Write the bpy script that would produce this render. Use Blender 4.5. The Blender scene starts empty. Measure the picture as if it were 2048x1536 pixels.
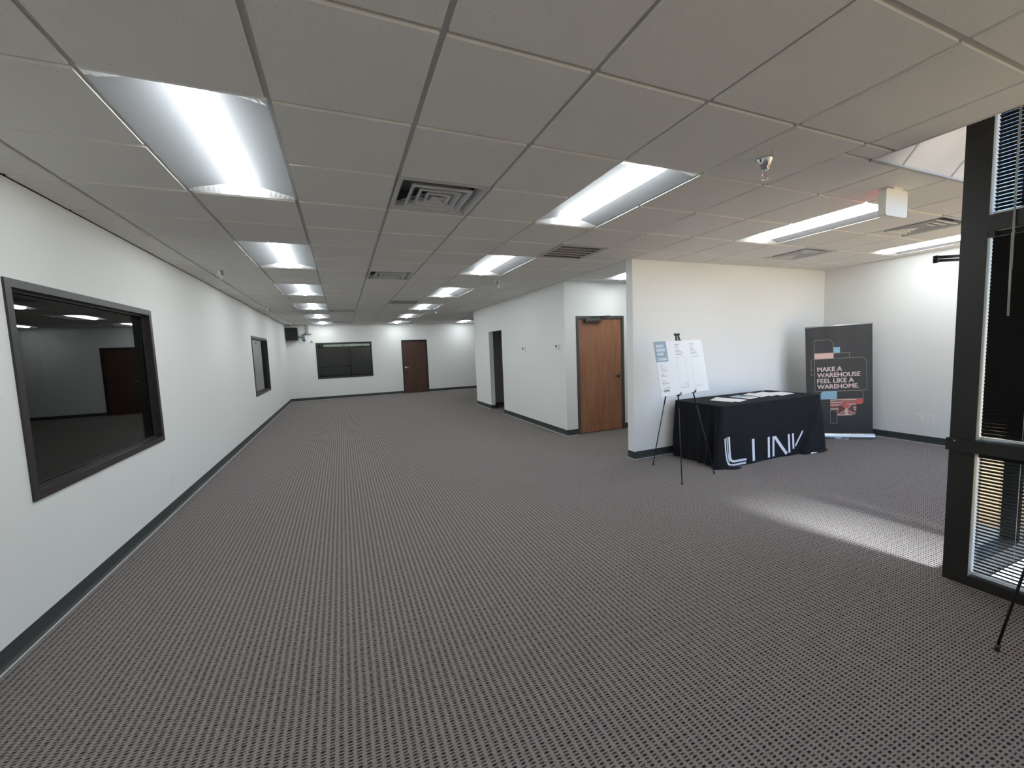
import bpy, math, random
from mathutils import Matrix, Vector
random.seed(7)
S = bpy.context.scene
COL = S.collection
PI = math.pi

# ------------------------------------------------------------------ camera
R_ = (0.9223066, -0.3845663, -0.038202)
U_ = (0.0681975, 0.06466, 0.9955743)
F_ = (0.3803941, 0.92083, -0.0858628)
cam_d = bpy.data.cameras.new('camera')
cam = bpy.data.objects.new('camera', cam_d)
COL.objects.link(cam)
cam.matrix_world = Matrix(((R_[0], U_[0], -F_[0], 0), (R_[1], U_[1], -F_[1], 0), (R_[2], U_[2], -F_[2], 1.5201), (0, 0, 0, 1)))
cam_d.sensor_fit = 'HORIZONTAL'
cam_d.sensor_width = 36
cam_d.lens = 816.62 / 2048 * 36
cam_d.clip_start = 0.05
cam_d.clip_end = 300
S.camera = cam

# ------------------------------------------------------------------ light, sky, exposure
S.view_settings.view_transform = 'Standard'
S.view_settings.look = 'None'
S.view_settings.gamma = 1
S.view_settings.use_curve_mapping = False
S.view_settings.exposure = 0.74
S.cycles.max_bounces = 9
S.cycles.diffuse_bounces = 6
S.cycles.glossy_bounces = 4
S.cycles.transparent_max_bounces = 10
S.cycles.sample_clamp_indirect = 6
S.cycles.use_light_tree = True
LAMP = 20.0          # radiance of the lamp lenses
SKY = 4.4
SUN = 10.0
W = bpy.data.worlds.new('sky'); S.world = W; W.use_nodes = True
wn = W.node_tree.nodes; wl = W.node_tree.links
bg = wn['Background']
sky = wn.new('ShaderNodeTexSky'); sky.sky_type = 'NISHITA'; sky.sun_disc = False
sky.sun_elevation = math.radians(52); sky.sun_rotation = math.radians(160); sky.altitude = 200
tint = wn.new('ShaderNodeMix'); tint.data_type = 'RGBA'; tint.blend_type = 'MULTIPLY'; tint.inputs['Factor'].default_value = 1
tint.inputs['B'].default_value = (0.80, 0.93, 1.15, 1)
wl.new(sky.outputs[0], tint.inputs['A']); wl.new(tint.outputs['Result'], bg.inputs[0]); bg.inputs[1].default_value = SKY * 0.1
sun_d = bpy.data.lights.new('sun', 'SUN'); sun_d.energy = SUN; sun_d.angle = math.radians(9)
sun_d.color = (0.90, 0.95, 1.0)
sun = bpy.data.objects.new('sun', sun_d); COL.objects.link(sun)
SUND = Vector((-0.15, 1.0, -1.45)).normalized()
sun.rotation_euler = SUND.to_track_quat('-Z', 'Y').to_euler()
sun.location = (6, -12, 14)

# ------------------------------------------------------------------ dimensions of the room (metres)
T = 0.6096
GX, GY = -0.8221, 1.4437            # ceiling grid origin
ZC = 2.5986                         # ceiling height
XL, XH, XR = -1.687, 3.4714, 7.381  # left wall, corridor wall, right wall
YP, YH, YHE, YB = 4.2946, 6.0068, 11.0265, 15.712
XE, YE = 3.115, 1.565               # edge where the ceiling turns up to the storefront
XS, YS = 3.37, 1.24                 # inner faces of the two storefront runs
YN = -3.2                           # wall behind the camera

# ------------------------------------------------------------------ materials
def mat(name, col, rough=0.6, metal=0.0, noise=None, bump=None, spec=0.5):
    m = bpy.data.materials.new(name); m.use_nodes = True
    nt = m.node_tree; b = nt.nodes['Principled BSDF']
    b.inputs['Base Color'].default_value = (*col, 1)
    b.inputs['Roughness'].default_value = rough
    b.inputs['Metallic'].default_value = metal
    b.inputs['Specular IOR Level'].default_value = spec
    if noise or bump:
        tc = nt.nodes.new('ShaderNodeTexCoord')
        n = nt.nodes.new('ShaderNodeTexNoise')
        sc, amt = noise or (bump[0], 0)
        n.inputs['Scale'].default_value = sc; n.inputs['Detail'].default_value = 4
        nt.links.new(tc.outputs['Object'], n.inputs['Vector'])
        if amt:
            mx = nt.nodes.new('ShaderNodeMix'); mx.data_type = 'RGBA'
            mx.inputs['A'].default_value = (*[c * (1 - amt) for c in col], 1)
            mx.inputs['B'].default_value = (*[min(1, c * (1 + amt)) for c in col], 1)
            nt.links.new(n.outputs['Fac'], mx.inputs['Factor'])
            nt.links.new(mx.outputs['Result'], b.inputs['Base Color'])
        if bump:
            n2 = nt.nodes.new('ShaderNodeTexNoise'); n2.inputs['Scale'].default_value = bump[0]; n2.inputs['Detail'].default_value = 3
            nt.links.new(tc.outputs['Object'], n2.inputs['Vector'])
            bp = nt.nodes.new('ShaderNodeBump'); bp.inputs['Strength'].default_value = bump[1]; bp.inputs['Distance'].default_value = bump[2]
            nt.links.new(n2.outputs['Fac'], bp.inputs['Height'])
            nt.links.new(bp.outputs['Normal'], b.inputs['Normal'])
    return m

def emit(name, col, strength):
    m = bpy.data.materials.new(name); m.use_nodes = True
    nt = m.node_tree; nt.nodes.clear()
    e = nt.nodes.new('ShaderNodeEmission'); o = nt.nodes.new('ShaderNodeOutputMaterial')
    e.inputs[0].default_value = (*col, 1); e.inputs[1].default_value = strength
    nt.links.new(e.outputs[0], o.inputs[0]); return m

def glass(name, tint, ior=1.5, rough=0.0):
    m = bpy.data.materials.new(name); m.use_nodes = True
    nt = m.node_tree; nt.nodes.clear()
    o = nt.nodes.new('ShaderNodeOutputMaterial'); mx = nt.nodes.new('ShaderNodeMixShader')
    t = nt.nodes.new('ShaderNodeBsdfTransparent'); g = nt.nodes.new('ShaderNodeBsdfGlossy'); f = nt.nodes.new('ShaderNodeFresnel')
    t.inputs[0].default_value = (*tint, 1); g.inputs['Roughness'].default_value = rough
    ge = nt.nodes.new('ShaderNodeNewGeometry'); mr = nt.nodes.new('ShaderNodeMapRange')      # same reflectance from either side of the pane
    mr.inputs['To Min'].default_value = ior; mr.inputs['To Max'].default_value = 1 / ior
    nt.links.new(ge.outputs['Backfacing'], mr.inputs['Value']); nt.links.new(mr.outputs['Result'], f.inputs[0])
    nt.links.new(f.outputs[0], mx.inputs[0]); nt.links.new(t.outputs[0], mx.inputs[1]); nt.links.new(g.outputs[0], mx.inputs[2])
    nt.links.new(mx.outputs[0], o.inputs[0]); return m

M = {}
M['wall'] = mat('wall paint', (0.80, 0.80, 0.785), 0.7, bump=(260, 0.15, 0.001))
M['pan'] = mat('darkened lamp reflector', (0.42, 0.43, 0.45), 0.5)  # white pan coloured grey so the lamp light on it reads dimmer
M['tee'] = mat('white grid metal', (0.46, 0.455, 0.44), 0.45)
M['white_metal'] = mat('white enamel', (0.86, 0.87, 0.87), 0.35)
M['base'] = mat('charcoal vinyl base', (0.040, 0.047, 0.049), 0.42, noise=(30, 0.15))
M['toe'] = mat('vinyl toe with painted highlight', (0.55, 0.56, 0.54), 0.4)  # pale colour stands for the light caught along the dark toe
M['bronze'] = mat('dark bronze frame', (0.030, 0.025, 0.024), 0.38, noise=(60, 0.15))
M['black_frame'] = mat('black anodised aluminium', (0.018, 0.017, 0.016), 0.38)
M['steel_frame'] = mat('grey green painted steel', (0.070, 0.075, 0.070), 0.45)
M['white_plastic'] = mat('white plastic', (0.82, 0.82, 0.80), 0.35)
M['ivory'] = mat('warm white plastic', (0.86, 0.83, 0.74), 0.4)
M['dark_plastic'] = mat('dark plastic', (0.02, 0.02, 0.022), 0.4)
M['black_metal'] = mat('black metal', (0.015, 0.015, 0.017), 0.4, metal=0.3)
M['closer'] = mat('dark bronze closer', (0.05, 0.045, 0.045), 0.4)
M['chrome'] = mat('chrome', (0.75, 0.74, 0.72), 0.12, metal=1.0)
M['satin'] = mat('satin nickel', (0.70, 0.67, 0.62), 0.3, metal=1.0)
M['alu'] = mat('brushed aluminium', (0.62, 0.63, 0.64), 0.35, metal=0.8)
M['duct'] = mat('dark duct liner', (0.26, 0.26, 0.27), 0.9)
M['diffuser'] = mat('grey white diffuser paint', (0.55, 0.56, 0.57), 0.4)
M['cloth'] = mat('black polyester cloth', (0.011, 0.0115, 0.014), 0.9, bump=(700, 0.3, 0.001), spec=0.25)
M['cloth_back'] = mat('grey cloth underside', (0.12, 0.13, 0.13), 0.85)
M['print_white'] = mat('white print', (0.80, 0.80, 0.84), 0.7)
M['foam'] = mat('white foam board', (0.78, 0.79, 0.80), 0.6)
M['paper'] = mat('white paper', (0.86, 0.85, 0.85), 0.6)
M['ink'] = mat('grey ink', (0.30, 0.30, 0.31), 0.7)
M['ink_light'] = mat('pale grey ink', (0.50, 0.52, 0.53), 0.7)
M['ink_dark'] = mat('dark ink', (0.12, 0.13, 0.15), 0.7)
M['blue_ink'] = mat('slate blue print', (0.30, 0.38, 0.45), 0.7)
M['ink_soft'] = mat('off white print on blue', (0.72, 0.77, 0.82), 0.7)
M['banner'] = mat('black banner vinyl', (0.020, 0.019, 0.019), 0.5, noise=(3, 0.15))
M['b_pink'] = mat('pale pink print', (0.72, 0.47, 0.40), 0.6)
M['b_blue'] = mat('sky blue print', (0.27, 0.45, 0.56), 0.6)
M['b_line'] = mat('beige line print', (0.36, 0.31, 0.27), 0.6)
M['b_text'] = mat('blush lettering', (0.68, 0.53, 0.50), 0.6)
M['b_red'] = mat('coral red print', (0.58, 0.11, 0.08), 0.6)
M['b_brown'] = mat('dark brown print', (0.11, 0.05, 0.045), 0.6)
M['b_cream'] = mat('cream print', (0.66, 0.52, 0.46), 0.6)
M['brick'] = mat('mottled red print', (0.34, 0.12, 0.10), 0.6, noise=(45, 0.7))
M['slat'] = mat('dark bronze slats', (0.012, 0.011, 0.010), 0.55, spec=0.25)
M['cord'] = mat('pale cord', (0.75, 0.74, 0.70), 0.7)
M['wand'] = mat('grey acrylic wand', (0.42, 0.42, 0.40), 0.3)
M['ground'] = mat('outdoor tan paving', (0.84, 0.55, 0.28), 0.9, noise=(1.5, 0.15))
M['walk'] = mat('pale concrete walk', (0.80, 0.79, 0.76), 0.9, noise=(2.0, 0.08))
M['unseen_slab'] = mat('canopy stucco', (0.45, 0.43, 0.40), 0.9)
M['block'] = mat('warehouse block wall', (0.42, 0.41, 0.40), 0.9, noise=(2.2, 0.35))
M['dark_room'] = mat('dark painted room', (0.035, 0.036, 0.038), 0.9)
M['blue_cable'] = mat('blue cable jacket', (0.10, 0.20, 0.27), 0.5)
M['tan'] = mat('tan box', (0.42, 0.38, 0.30), 0.6)
M['exit_red'] = emit('lit red letters', (1.0, 0.05, 0.08), 1.6)
M['lens'] = emit('lit lamp lens', (0.90, 0.97, 0.985), LAMP)
_nt = M['lens'].node_tree                       # the frosted lens gives most of its light straight down
_g = _nt.nodes.new('ShaderNodeNewGeometry'); _s = _nt.nodes.new('ShaderNodeSeparateXYZ'); _nt.links.new(_g.outputs['Normal'], _s.inputs[0])
_a = _nt.nodes.new('ShaderNodeMath'); _a.operation = 'MULTIPLY'; _nt.links.new(_s.outputs['Z'], _a.inputs[0]); _nt.links.new(_s.outputs['Z'], _a.inputs[1])
_b = _nt.nodes.new('ShaderNodeMath'); _b.operation = 'MULTIPLY_ADD'; _b.inputs[1].default_value = LAMP * .82; _b.inputs[2].default_value = LAMP * .18; _nt.links.new(_a.outputs[0], _b.inputs[0])
_nt.links.new(_b.outputs[0], [n for n in _nt.nodes if n.type == 'EMISSION'][0].inputs[1])
M['pane'] = glass('interior window glass', (0.62, 0.66, 0.66), 1.62)
M['store_glass'] = glass('storefront glass', (0.84, 0.87, 0.86), 1.45)
M['boosted_glass'] = glass('entrance glass with added reflectance', (0.90, 0.92, 0.92), 2.3)  # reflectance raised to bring bright outdoors into the blind gaps

def ceiling_tile():
    m = mat('acoustic tile', (0.73, 0.715, 0.69), 0.9)
    nt = m.node_tree; b = nt.nodes['Principled BSDF']; L = nt.links
    tc = nt.nodes.new('ShaderNodeTexCoord')
    mp = nt.nodes.new('ShaderNodeMapping'); mp.inputs['Scale'].default_value = (1, 1.5, 1); L.new(tc.outputs['Object'], mp.inputs[0])
    w = nt.nodes.new('ShaderNodeTexNoise'); w.inputs['Scale'].default_value = 35; L.new(mp.outputs[0], w.inputs['Vector'])
    add = nt.nodes.new('ShaderNodeVectorMath'); add.operation = 'MULTIPLY_ADD'; add.inputs[1].default_value = (.012, .012, 0)
    L.new(w.outputs['Color'], add.inputs[0]); L.new(mp.outputs[0], add.inputs[2])
    v = nt.nodes.new('ShaderNodeTexVoronoi'); v.inputs['Scale'].default_value = 120; L.new(add.outputs[0], v.inputs['Vector'])
    n = nt.nodes.new('ShaderNodeTexNoise'); n.inputs['Scale'].default_value = 60; n.inputs['Detail'].default_value = 3; L.new(mp.outputs[0], n.inputs['Vector'])
    a = nt.nodes.new('ShaderNodeMath'); a.operation = 'SUBTRACT'; L.new(v.outputs['Distance'], a.inputs[0])
    s = nt.nodes.new('ShaderNodeMath'); s.operation = 'MULTIPLY'; s.inputs[1].default_value = 0.5; L.new(n.outputs['Fac'], s.inputs[0]); L.new(s.outputs[0], a.inputs[1])
    r = nt.nodes.new('ShaderNodeMapRange'); r.inputs['From Min'].default_value = -0.14; r.inputs['From Max'].default_value = -0.02
    L.new(a.outputs[0], r.inputs['Value'])
    mx = nt.nodes.new('ShaderNodeMix'); mx.data_type = 'RGBA'
    mx.inputs['A'].default_value = (0.54, 0.525, 0.50, 1); mx.inputs['B'].default_value = (0.73, 0.715, 0.69, 1)
    L.new(r.outputs['Result'], mx.inputs['Factor']); L.new(mx.outputs['Result'], b.inputs['Base Color'])
    bp = nt.nodes.new('ShaderNodeBump'); bp.inputs['Strength'].default_value = .5; bp.inputs['Distance'].default_value = .0015
    L.new(r.outputs['Result'], bp.inputs['Height']); L.new(bp.outputs['Normal'], b.inputs['Normal'])
    return m
M['tile'] = ceiling_tile()

def carpet():
    m = mat('looped carpet', (0.1, 0.09, 0.09), 0.95, spec=0.15)
    nt = m.node_tree; b = nt.nodes['Principled BSDF']; L = nt.links
    def math_(op, *a):
        n = nt.nodes.new('ShaderNodeMath'); n.operation = op
        for i, x in enumerate(a):
            if isinstance(x, (int, float)): n.inputs[i].default_value = x
            else: L.new(x, n.inputs[i])
        return n.outputs[0]
    tc = nt.nodes.new('ShaderNodeTexCoord')
    wn_ = nt.nodes.new('ShaderNodeTexNoise'); wn_.inputs['Scale'].default_value = 70; wn_.inputs['Detail'].default_value = 2
    L.new(tc.outputs['Object'], wn_.inputs['Vector'])
    wob = nt.nodes.new('ShaderNodeVectorMath'); wob.operation = 'MULTIPLY_ADD'; wob.inputs[1].default_value = (.012, .007, 0)
    L.new(wn_.outputs['Color'], wob.inputs[0]); L.new(tc.outputs['Object'], wob.inputs[2])
    sp = nt.nodes.new('ShaderNodeSeparateXYZ'); L.new(wob.outputs[0], sp.inputs[0])
    px, py = 0.0325, 0.0400
    u = math_('MULTIPLY', sp.outputs['X'], 2 * PI / px)
    v = math_('MULTIPLY', sp.outputs['Y'], 2 * PI / py)
    cu, cv = math_('COSINE', u), math_('COSINE', v)
    # round holes on a lattice, short dark dashes along X between them
    def ramp(x, a, c):
        n = nt.nodes.new('ShaderNodeMapRange'); n.inputs['From Min'].default_value = a; n.inputs['From Max'].default_value = c; L.new(x, n.inputs['Value']); return n.outputs['Result']
    hole = math_('MULTIPLY', ramp(cv, 0.62, 0.95), ramp(cu, 0.05, 0.75))
    c3 = math_('COSINE', math_('MULTIPLY', v, 3.0))
    dash = math_('MULTIPLY', ramp(c3, -0.35, 0.65), ramp(cu, -0.55, 0.20))
    depth = math_('MAXIMUM', hole, math_('MULTIPLY', dash, 0.88))
    fn = nt.nodes.new('ShaderNodeTexNoise'); fn.inputs['Scale'].default_value = 330; fn.inputs['Detail'].default_value = 4; L.new(tc.outputs['Object'], fn.inputs['Vector'])
    big = nt.nodes.new('ShaderNodeTexNoise'); big.inputs['Scale'].default_value = 38; big.inputs['Detail'].default_value = 2; L.new(tc.outputs['Object'], big.inputs['Vector'])
    cr = nt.nodes.new('ShaderNodeValToRGB'); L.new(big.outputs['Fac'], cr.inputs[0])
    e = cr.color_ramp.elements; e[0].position = .30; e[0].color = (0.25, 0.195, 0.188, 1); e[1].position = .72; e[1].color = (0.26, 0.245, 0.208, 1)
    k = cr.color_ramp.elements.new(.5); k.color = (0.262, 0.236, 0.230, 1)
    br = math_('MULTIPLY_ADD', ramp(fn.outputs['Fac'], .28, .72), 1.5, 0.25)
    loop = nt.nodes.new('ShaderNodeVectorMath'); loop.operation = 'SCALE'; L.new(cr.outputs[0], loop.inputs[0]); L.new(br, loop.inputs['Scale'])
    mx = nt.nodes.new('ShaderNodeMix'); mx.data_type = 'RGBA'; mx.inputs['B'].default_value = (0.016, 0.014, 0.016, 1)
    L.new(depth, mx.inputs['Factor']); L.new(loop.outputs[0], mx.inputs['A']); L.new(mx.outputs['Result'], b.inputs['Base Color'])
    h = math_('ADD', math_('MULTIPLY', depth, -1.0), math_('MULTIPLY', fn.outputs['Fac'], 0.5))
    bp = nt.nodes.new('ShaderNodeBump'); bp.inputs['Strength'].default_value = 0.6; bp.inputs['Distance'].default_value = 0.004
    L.new(h, bp.inputs['Height']); L.new(bp.outputs['Normal'], b.inputs['Normal'])
    return m
M['carpet'] = carpet()

def wood(name, c1, c2, rough=0.4):
    m = mat(name, c1, rough); nt = m.node_tree; b = nt.nodes['Principled BSDF']; L = nt.links
    tc = nt.nodes.new('ShaderNodeTexCoord'); mp = nt.nodes.new('ShaderNodeMapping'); mp.inputs['Scale'].default_value = (9, 9, 1.1)
    L.new(tc.outputs['Object'], mp.inputs[0])
    n = nt.nodes.new('ShaderNodeTexNoise'); n.inputs['Scale'].default_value = 1.6; n.inputs['Detail'].default_value = 8; n.inputs['Distortion'].default_value = 0.6
    L.new(mp.outputs[0], n.inputs['Vector'])
    n2 = nt.nodes.new('ShaderNodeTexNoise'); n2.inputs['Scale'].default_value = 30; n2.inputs['Detail'].default_value = 3
    mp2 = nt.nodes.new('ShaderNodeMapping'); mp2.inputs['Scale'].default_value = (6, 6, .4); L.new(tc.outputs['Object'], mp2.inputs[0]); L.new(mp2.outputs[0], n2.inputs['Vector'])
    a = nt.nodes.new('ShaderNodeMath'); a.operation = 'MULTIPLY_ADD'; a.inputs[1].default_value = .4; L.new(n2.outputs['Fac'], a.inputs[0])
    s = nt.nodes.new('ShaderNodeMath'); s.operation = 'MULTIPLY'; s.inputs[1].default_value = .7; L.new(n.outputs['Fac'], s.inputs[0]); L.new(s.outputs[0], a.inputs[2])
    cr = nt.nodes.new('ShaderNodeValToRGB'); e = cr.color_ramp.elements
    e[0].position = .38; e[0].color = (*c1, 1); e[1].position = .68; e[1].color = (*c2, 1)
    L.new(a.outputs[0], cr.inputs[0]); L.new(cr.outputs[0], b.inputs['Base Color']); return m
M['door_wood'] = wood('reddish maple veneer', (0.25, 0.105, 0.060), (0.34, 0.160, 0.088))
M['door_dark'] = wood('dark walnut veneer', (0.060, 0.026, 0.020), (0.090, 0.042, 0.030))

# ------------------------------------------------------------------ mesh builder
class MB:
    def __init__(s): s.v = []; s.f = []; s.m = []; s.mats = []; s.smooth = []
    def mi(s, m):
        if m is None: m = s.mats[0] if s.mats else M['wall']
        if m not in s.mats: s.mats.append(m)
        return s.mats.index(m)
    def poly(s, pts, m=None, smooth=False):
        k = len(s.v); s.v += [tuple(p) for p in pts]; s.f.append(tuple(range(k, k + len(pts)))); s.m.append(s.mi(m)); s.smooth.append(smooth)
    def box(s, a, b, m=None, mx=None):
        x0, y0, z0 = a; x1, y1, z1 = b
        if x0 > x1: x0, x1 = x1, x0
        if y0 > y1: y0, y1 = y1, y0
        if z0 > z1: z0, z1 = z1, z0
        c = [Vector((x, y, z)) for z in (z0, z1) for x, y in ((x0, y0), (x1, y0), (x1, y1), (x0, y1))]
        if mx: c = [mx @ p for p in c]
        k = len(s.v); s.v += [tuple(p) for p in c]; i = s.mi(m)
        for f in ((0, 3, 2, 1), (4, 5, 6, 7), (0, 1, 5, 4), (1, 2, 6, 5), (2, 3, 7, 6), (3, 0, 4, 7)):
            s.f.append(tuple(k + q for q in f)); s.m.append(i); s.smooth.append(False)
        return s
    def rbox(s, a, b, r, m=None, axis=1, seg=4, mx=None):
        """box with its four edges along one axis rounded"""
        o = [i for i in range(3) if i != axis]
        a = list(a); b = list(b)
        for i in range(3):
            if a[i] > b[i]: a[i], b[i] = b[i], a[i]
        pts = []
        for cx, cy, t0 in ((b[o[0]] - r, b[o[1]] - r, 0), (a[o[0]] + r, b[o[1]] - r, 1), (a[o[0]] + r, a[o[1]] + r, 2), (b[o[0]] - r, a[o[1]] + r, 3)):
            for q in range(seg + 1):
                t = (t0 + q / seg) * PI / 2; pts.append((cx + r * math.cos(t), cy + r * math.sin(t)))
        s.prism(pts, axis, a[axis], b[axis], m, mx); return s
    def prism(s, pts, axis, lo, hi, m=None, mx=None, smooth=False):
        o = [i for i in range(3) if i != axis]
        def P(p, h):
            q = [0, 0, 0]; q[o[0]] = p[0]; q[o[1]] = p[1]; q[axis] = h
            q = Vector(q); return tuple(mx @ q) if mx else tuple(q)
        n = len(pts); k = len(s.v); i = s.mi(m)
        s.v += [P(p, lo) for p in pts] + [P(p, hi) for p in pts]
        for j in range(n):
            s.f.append((k + j, k + (j + 1) % n, k + n + (j + 1) % n, k + n + j)); s.m.append(i); s.smooth.append(smooth)
        s.f.append(tuple(k + j for j in reversed(range(n)))); s.f.append(tuple(k + n + j for j in range(n))); s.m += [i, i]; s.smooth += [False, False]
        return s
    def tube(s, pts, r, m=None, n=10, cap=True, r2=None):
        pts = [Vector(p) for p in pts]; i = s.mi(m); k = len(s.v); N = len(pts)
        up = None
        for q, p in enumerate(pts):
            d = (pts[min(q + 1, N - 1)] - pts[max(q - 1, 0)]).normalized()
            if up is None: up = Vector((0, 0, 1)) if abs(d.z) < .9 else Vector((1, 0, 0))
            a = d.cross(up).normalized(); b = a.cross(d).normalized(); up = b
            rr = r if r2 is None else r + (r2 - r) * q / (N - 1)
            for t in range(n):
                w = 2 * PI * t / n; s.v.append(tuple(p + a * math.cos(w) * rr + b * math.sin(w) * rr))
        for q in range(N - 1):
            for t in range(n):
                s.f.append((k + q * n + t, k + q * n + (t + 1) % n, k + (q + 1) * n + (t + 1) % n, k + (q + 1) * n + t)); s.m.append(i); s.smooth.append(True)
        if cap:
            s.f.append(tuple(k + t for t in reversed(range(n)))); s.f.append(tuple(k + (N - 1) * n + t for t in range(n))); s.m += [i, i]; s.smooth += [False, False]
        return s
    def lathe(s, prof, c, m=None, n=24, mx=None):
        """prof: (radius, z) pairs; axis through c along Z"""
        k = len(s.v); i = s.mi(m); c = Vector(c)
        for r, z in prof:
            for t in range(n):
                w = 2 * PI * t / n; p = Vector((r * math.cos(w), r * math.sin(w), z))
                if mx: p = mx @ p
                s.v.append(tuple(c + p))
        for q in range(len(prof) - 1):
            for t in range(n):
                s.f.append((k + q * n + t, k + q * n + (t + 1) % n, k + (q + 1) * n + (t + 1) % n, k + (q + 1) * n + t)); s.m.append(i); s.smooth.append(True)
        s.f.append(tuple(k + t for t in reversed(range(n)))); s.f.append(tuple(k + (len(prof) - 1) * n + t for t in range(n))); s.m += [i, i]; s.smooth += [False, False]
        return s
    def text(s, txt, size, mx, m, width=None, bold=0.0, ext=0.0004, spacing=1.0, fat=0.0):
        if fat:                              # heavier strokes: the line set several times, slightly shifted
            for k, (fx, fy) in enumerate(((-1, 0), (1, 0), (0, .6), (0, -.6), (0, 0))):
                s.text(txt, size, mx @ Matrix.Translation((fx * fat, fy * fat, k * .00005)), m, width, 0, ext, spacing)
            return s
        """flat lettering, laid in the local XY plane of mx; width stretches the line to that length"""
        cu = bpy.data.curves.new('t', 'FONT'); cu.body = txt; cu.size = size; cu.offset = bold; cu.space_character = spacing; cu.resolution_u = 3
        ob = bpy.data.objects.new('t', cu); COL.objects.link(ob)
        dg = bpy.context.evaluated_depsgraph_get(); me = bpy.data.meshes.new_from_object(ob.evaluated_get(dg))
        bpy.data.objects.remove(ob); bpy.data.curves.remove(cu)
        xs = [v.co.x for v in me.vertices]; x0, x1 = min(xs), max(xs)
        ys = [v.co.y for v in me.vertices]; y1 = max(ys)
        kx = (width / (x1 - x0)) if width else 1.0
        ky = size / (y1 if y1 > 0 else 1)
        k = len(s.v); i = s.mi(m)
        for v in me.vertices: s.v.append(tuple(mx @ Vector(((v.co.x - x0) * kx, v.co.y * ky, ext))))
        for p in me.polygons: s.f.append(tuple(k + j for j in p.vertices)); s.m.append(i); s.smooth.append(False)
        bpy.data.meshes.remove(me); return s
    def build(s, name, parent=None, loc=None, recalc=False):
        me = bpy.data.meshes.new(name)
        o0 = Vector(loc) if loc is not None else Vector((0, 0, 0))
        me.from_pydata([tuple(Vector(v) - o0) for v in s.v], [], s.f)
        for m in s.mats: me.materials.append(m)
        for p, i, sm in zip(me.polygons, s.m, s.smooth): p.material_index = i; p.use_smooth = sm
        me.update()
        o = bpy.data.objects.new(name, me); COL.objects.link(o)
        if parent: o.parent = parent
        o.location = o0
        return o

def tag(o, label=None, cat=None, group=None, kind=None):
    if label: o['label'] = label
    if cat: o['category'] = cat
    if group: o['group'] = group
    if kind: o['kind'] = kind
    return o
def thing(name, label, cat, loc=(0, 0, 0), rz=0, group=None, kind=None):
    o = bpy.data.objects.new(name, None); COL.objects.link(o); o.location = loc; o.rotation_euler = (0, 0, rz); o.empty_display_size = .1
    return tag(o, label, cat, group, kind)
def struct(name, mb, label=None, cat=None):
    return tag(mb.build(name), label, cat, kind='structure')
def copy_tree(o, parent=None):
    c = o.copy(); COL.objects.link(c); c.parent = parent
    for ch in list(o.children): copy_tree(ch, c)
    return c

# ------------------------------------------------------------------ floor
b = MB(); b.mats.append(M['carpet'])
b.box((XL - .2, YN - .2, -.05), (XS + .08, YB + .2, 0)); b.box((XS + .08, YS - .08, -.05), (XR + 1.2, YB + .2, 0))
struct('floor', b, 'grey brown looped carpet', 'floor')

# ------------------------------------------------------------------ ceiling: tegular tiles set in a grid
def gx(i): return GX + i * T
def gy(j): return GY + j * T
lights = [(0, -7), (0, 1), (0, 5), (0, 9), (0, 13), (0, 17), (0, 21), (4, -7), (4, 1), (4, 5), (4, 9), (4, 13), (4, 17), (4, 21), (8, 1), (12, 1), (8, 5), (8, 21)]
diffs = [(2, 2), (2, 7), (1, 15), (1, 21), (10, 1), (10, 3), (8, 20)]
grilles = [(5, 4), (3, 12)]
used = set()
for i, j in lights: used |= {(i, j), (i, j + 1)}
used |= set(diffs) | set(grilles)
b = MB(); b.mi(M['tile']); b.mi(M['tee'])
G = 0.0135; HT = 0.0125
M['tile_edge'] = mat('brightened tile edge', (0.92, 0.90, 0.86), 0.8)  # edge colour lightened in place of light from behind the viewer
def cell(x0, x1, y0, y1, full, skip=None):
    g = G
    xs = (x0, x0 + g, x1 - g, x1); ys = (y0, y0 + g, y1 - g, y1); z = ZC + HT
    if x1 - x0 < .04 or y1 - y0 < .04:
        b.poly([(x0, y0, ZC + .002), (x0, y1, ZC + .002), (x1, y1, ZC + .002), (x1, y0, ZC + .002)], M['tee']); return
    rings = [(xs[0], xs[3], ys[0], ys[1]), (xs[0], xs[3], ys[2], ys[3]), (xs[0], xs[1], ys[1], ys[2]), (xs[2], xs[3], ys[1], ys[2])]
    if skip == 'far': rings = [rings[0], (xs[0], xs[1], ys[1], ys[3]), (xs[2], xs[3], ys[1], ys[3])]
    if skip == 'near': rings = [rings[1], (xs[0], xs[1], ys[0], ys[2]), (xs[2], xs[3], ys[0], ys[2])]
    for a, c, d, e in rings:
        b.poly([(a, d, z), (a, e, z), (c, e, z), (c, d, z)], M['tee'])
    if full:
        X0, X1, Y0, Y1 = xs[1], xs[2], ys[1], ys[2]
        b.poly([(X0, Y0, ZC), (X0, Y1, ZC), (X1, Y1, ZC), (X1, Y0, ZC)], M['tile'])
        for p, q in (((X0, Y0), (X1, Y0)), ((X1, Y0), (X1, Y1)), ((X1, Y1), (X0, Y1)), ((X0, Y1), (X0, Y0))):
            b.poly([(*p, ZC), (*q, ZC), (*q, z), (*p, z)], M['tile_edge'])
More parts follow.
